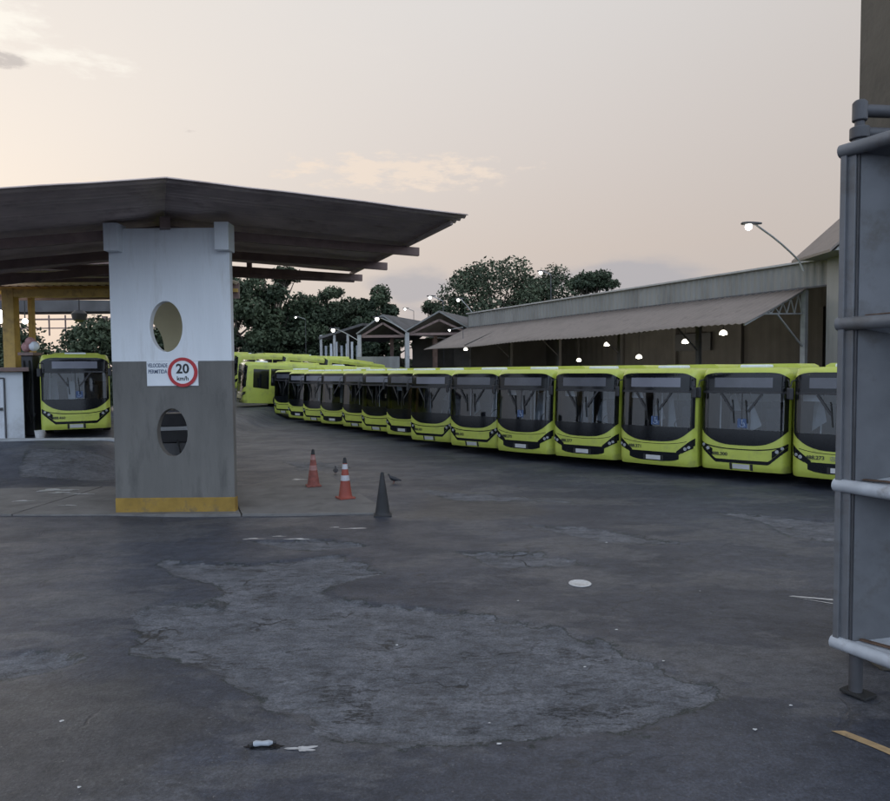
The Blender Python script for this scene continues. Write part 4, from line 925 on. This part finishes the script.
# ------------------------------------------------------------------ trees
def crown_mesh(clumps, n, size, seed, flat=.5):
    r_ = np.random.default_rng(seed); cl = np.array(clumps); vol = (cl[:, 3] * cl[:, 4] * cl[:, 5]) ** .66; pick = r_.choice(len(cl), n, p=vol / vol.sum())
    d = r_.normal(size=(n, 3)); d /= np.linalg.norm(d, axis=1)[:, None]; rad = r_.uniform(.25, 1, n) ** .45
    c = cl[pick, :3] + d * cl[pick, 3:6] * rad[:, None] + r_.normal(scale=size * .5, size=(n, 3))
    nrm = r_.normal(size=(n, 3)) * .8 + d * .6 + np.array([0, 0, flat]); nrm /= np.linalg.norm(nrm, axis=1)[:, None]
    a = np.cross(nrm, r_.normal(size=(n, 3))); a /= np.linalg.norm(a, axis=1)[:, None]; b = np.cross(nrm, a)
    s = size * r_.uniform(.55, 1.3, n)[:, None]
    V = np.stack([c - a * s, c - b * s * .55 - a * s * .1, c + a * s, c + b * s * .55 + a * s * .1], 1).reshape(-1, 3)
    F_ = np.arange(4 * n).reshape(n, 4)
    me = bpy.data.meshes.new('crown'); me.from_pydata(V.tolist(), [], F_.tolist()); me.update()
    tone = np.clip(r_.uniform(0, 1, len(cl))[pick] * .55 + r_.uniform(0, .45, n), 0, 1)
    at = me.attributes.new('tone', 'FLOAT', 'FACE'); at.data.foreach_set('value', tone.astype(np.float32))
    return me
def tree(name, x, y, h, spread, clumps_n, leaves, size, seed, label, m=None, group='trees beyond the depot', base=.35, limbs=6, flat=False, sz=.28):
    z = gz(x, y); t = empty(name, (x, y, z), 0, label, 'tree', group); r_ = random.Random(seed); cl = []
    tr = MB(); tr.tube([(0, 0, -.2), (.1, 0, h * .2), (r_.uniform(-.3, .3), 0, h * .42), (r_.uniform(-.4, .4), 0, h * .6)], [h * .028, h * .022, h * .017, h * .01], 8)
    for i in range(clumps_n):
        a = r_.uniform(0, 6.283); q = math.sqrt(r_.uniform(.02, 1)); zc_ = h * (base + (1 - base) * (r_.uniform(.72, .93) if flat else r_.uniform(.12, .9)))
        h_ = h; lim = (1 - abs((zc_ / h - base) / (1 - base) - .45) * (.4 if flat else 1.0)); rr = spread / 2 * q * lim
        c_ = (rr * math.cos(a), rr * math.sin(a), zc_); s_ = spread * r_.uniform(.12, .21)
        cl.append(c_ + (s_, s_, s_ * (.42 if flat else .75)))
        if i < limbs * 3:
            st = (0, 0, h * r_.uniform(.28, .5)); mid = (c_[0] * .5, c_[1] * .5, (st[2] + c_[2]) / 2 + h * .02)
            tr.tube([st, mid, c_], [h * .011, h * .007, h * .003], 6)
    tr.build('trunk', M['bark'], t, True)
    me = crown_mesh(cl, int(leaves * 1.5), size * .8, seed); me.materials.append(m or LEAF); o = bpy.data.objects.new('crown', me); col.objects.link(o); o.parent = t
    return t
# broad open crowns behind the warehouse
tree('broad_tree', 6.6, 92, 17.6, 14.5, 42, 9000, .30, 11, 'broad open crowned tree left of the high lamp, behind the warehouse roof', LEAF2, base=.42, flat=False)
tree('broad_tree', 13.2, 95, 17.4, 10.5, 28, 5500, .30, 12, 'broad tree behind the high lamp, middle of the warehouse trees', LEAF2, base=.45)
tree('umbrella_tree', 20.0, 96, 16.6, 8.5, 16, 3200, .28, 13, 'flat topped tree with layered crown, rightmost over the warehouse roof', LEAF, base=.55, flat=True)
tree('round_tree', 1.2, 88, 13.8, 6.5, 14, 2200, .28, 14, 'small round tree at the left foot of the broad crowns', LEAF)
tree('round_tree', -1.6, 90, 12.6, 4.5, 10, 1300, .28, 15, 'smallest dark tree peeping over the right gabled shed', LEAF)
# tree line left of the sheds
tree('pointed_tree', -9.2, 88, 13.8, 6.0, 30, 5200, .32, 21, 'tall pointed tree with an uneven side branch right of the narrow bushy tree', LEAF, base=.1)
tree('dense_tree', -12.0, 92, 12.0, 8.0, 34, 5600, .34, 22, 'dense low tree between the narrow bushy tree and the pointed tree', LEAF, base=.0)
tree('dense_tree', -17.3, 88, 12.2, 8.0, 36, 6000, .34, 23, 'dense mid height tree left of the narrow bushy tree', LEAF, base=.0)
tree('dense_tree', -20.8, 84, 12.4, 7.5, 36, 6000, .34, 24, 'dense dark tree second from the pillar', LEAF, base=.0)
tree('dense_tree', -24.6, 80, 13.4, 9.5, 46, 9000, .34, 25, 'large rounded dark tree just right of the pillar', LEAF, base=.0)
tree('airy_tree', -23.0, 92, 16.0, 7.0, 22, 2400, .26, 26, 'thin airy tree rising above the dark trees under the canopy edge', LEAF2, base=.5, flat=True)
tree('dense_tree', -6.2, 92, 10.6, 6.5, 24, 3600, .34, 27, 'low dense tree behind the left gabled shed lamp', LEAF, base=.0)
tree('dense_tree', -31, 82, 13, 10, 34, 6000, .36, 28, 'dense tree hidden mostly by the pillar', LEAF, base=.0)
tree('dense_tree', -22.5, 99, 11.0, 11, 40, 7000, .40, 29, 'dense dark tree filling the gap behind the two nearest dark trees', LEAF, base=.0, limbs=2)
tree('dense_tree', -15.0, 101, 11.5, 11, 40, 7000, .40, 30, 'dense dark tree filling the gap behind the narrow bushy tree', LEAF, base=.0, limbs=2)
tree('bushy_tree', -14.2, 88, 13.2, 5.4, 44, 6500, .26, 33, 'narrow bushy tree rising above the tree line left of the pointed tree', LEAF2, base=.05)
# hedge trees behind the lone bus
for i, (x, y, h) in enumerate(((-31.5, 45.5, 6.0), (-27.0, 46, 5.8), (-22.6, 45.5, 6.1), (-18.4, 46.5, 5.7))):
    tree('hedge_tree', x, y, h, 7.0, 46, 7000, .20, 40 + i, ('dark bushy hedge tree at the left edge behind the booth', 'dark bushy hedge tree behind the yellow column', 'dark bushy hedge tree straight behind the lone bus roof', 'dark bushy hedge tree nearest the pillar')[i], LEAF, 'hedge trees behind the lone bus', base=.02, limbs=2)

# ------------------------------------------------------------------ steel gate leaf and its pillar
ga = Vector((.46, -.89, 0)).normalized()
gt = empty('steel_gate', (3.94, 6.78, 0), math.atan2(ga.y, ga.x), 'tall grey steel gate leaf with four heavy horizontal rails, standing open', 'gate')
# local: +x along the leaf towards the camera, -y faces the yard
GLn = 3.7; D = .42; zs = [.47, 2.06, 3.66, 5.34]
mb = MB(); mb.box((.075, -.02, (zs[0] + zs[-1]) / 2), (.15, .05, zs[-1] - zs[0])); mb.box((.045, -.055, (zs[0] + zs[-1]) / 2), (.06, .05, zs[-1] - zs[0] - .01)); mb.build('edge_post', M['gate'], gt, bevel=.008)
MB().box((.165, -.012, (zs[0] + zs[-1]) / 2), (.016, .03, zs[-1] - zs[0] - .04)).build('seal_strip', M['gatedark'], gt)
for z0_, z1_ in zip(zs[:-1], zs[1:]):
    # recessed tray: back sheet, end reveal sloping in
    MB().add([(.48, D, z0_ + .13), (GLn, D, z0_ + .13), (GLn, D, z1_ - .15), (.48, D, z1_ - .15)], [(0, 1, 2, 3)]).build('panel', M['gate'], gt, solid=.012)
    MB().add([(.17, .0, z0_ + .02), (.47, D - .004, z0_ + .11), (.47, D - .004, z1_ - .11), (.17, .0, z1_ - .02)], [(0, 1, 2, 3)]).build('end_reveal', M['gate'], gt, solid=.008)
for i, z in enumerate(zs):
    rl_ = MB(); rl_.tube([(0, -.045, z), (.3, -.045, z), (GLn, -.045, z)], .066, 16); rail = rl_.build('rail', M['gatelit'] if i < 2 else M['gate'], gt, True)  # lower rails lighter, upper ones darker: painted light
    mb = MB()
    if i < 3: mb.add([(.10, -.04, z + .03), (GLn, -.04, z + .03), (GLn, D - .01, z + .13), (.46, D - .01, z + .13)], [(0, 1, 2, 3)])
    if i > 0: mb.add([(.10, -.04, z - .03), (GLn, -.04, z - .03), (GLn, D - .01, z - .15), (.46, D - .01, z - .15)], [(3, 2, 1, 0)])
    mb.build('rail_web', M['gatelit'] if i < 3 else M['gate'], rail, solid=.008)  # lit tops of the webs painted in by the lighter colour
MB().tube([(.20, .02, zs[0] - .03), (.20, .02, .0)], .062, 14).build('drop_bolt', M['gatedark'], gt, True)
MB().box((.22, .03, .012), (.26, .2, .03)).build('bolt_socket', M['rubber'], gt, bevel=.008)
h = MB(); h.tube([(.12, .05, 5.280), (.12, .05, 5.438)], .07, 14); h.build('hinge', M['gatedark'], gt, True, bevel=.01)
for z in zs[:-1]:
    MB().bar((.22, .05, z + .075), (.55, .09, z + .085), .06, .012).build('weld_plate', M['rust'], gt, bevel=.004)
hh = [c for c in kids(gt) if c.name.startswith('hinge')][0]
MB().tube([(.12, .05, 5.438), (.12, .05, 5.554)], .088, 14).build('collar', M['gatedark'], hh, True, bevel=.012)
MB().tube([(.12, .05, 5.546), (.12, .05, 5.626)], .045, 12).build('pin', M['gatedark'], hh, True)
MB().tube([(.12, .05, 5.611), (.12, .05, 5.784), (.12, .05, 5.813)], [.068, .068, .045], 14).build('hinge_cap', M['gatedark'], hh, True, bevel=.012)
MB().tube([(.12, .05, 5.712), (.30, .5, 5.712), (.55, 1.1, 5.712)], .06, 10).build('hinge_arm', M['gatedark'], hh, True)
MB().tube([(.12, .05, 5.496), (.30, .5, 5.496), (.55, 1.1, 5.496)], .06, 10).build('hinge_arm', M['gatedark'], hh, True)
gp = MB(); gp.box((5.655, 7.45, 4.5), (2.0, .6, 9.06)); o = gp.build('gate_pillar', M['postwall'], None, bevel=.02); tag(o, 'tall brown rendered pillar carrying the steel gate at the right edge', 'pillar')
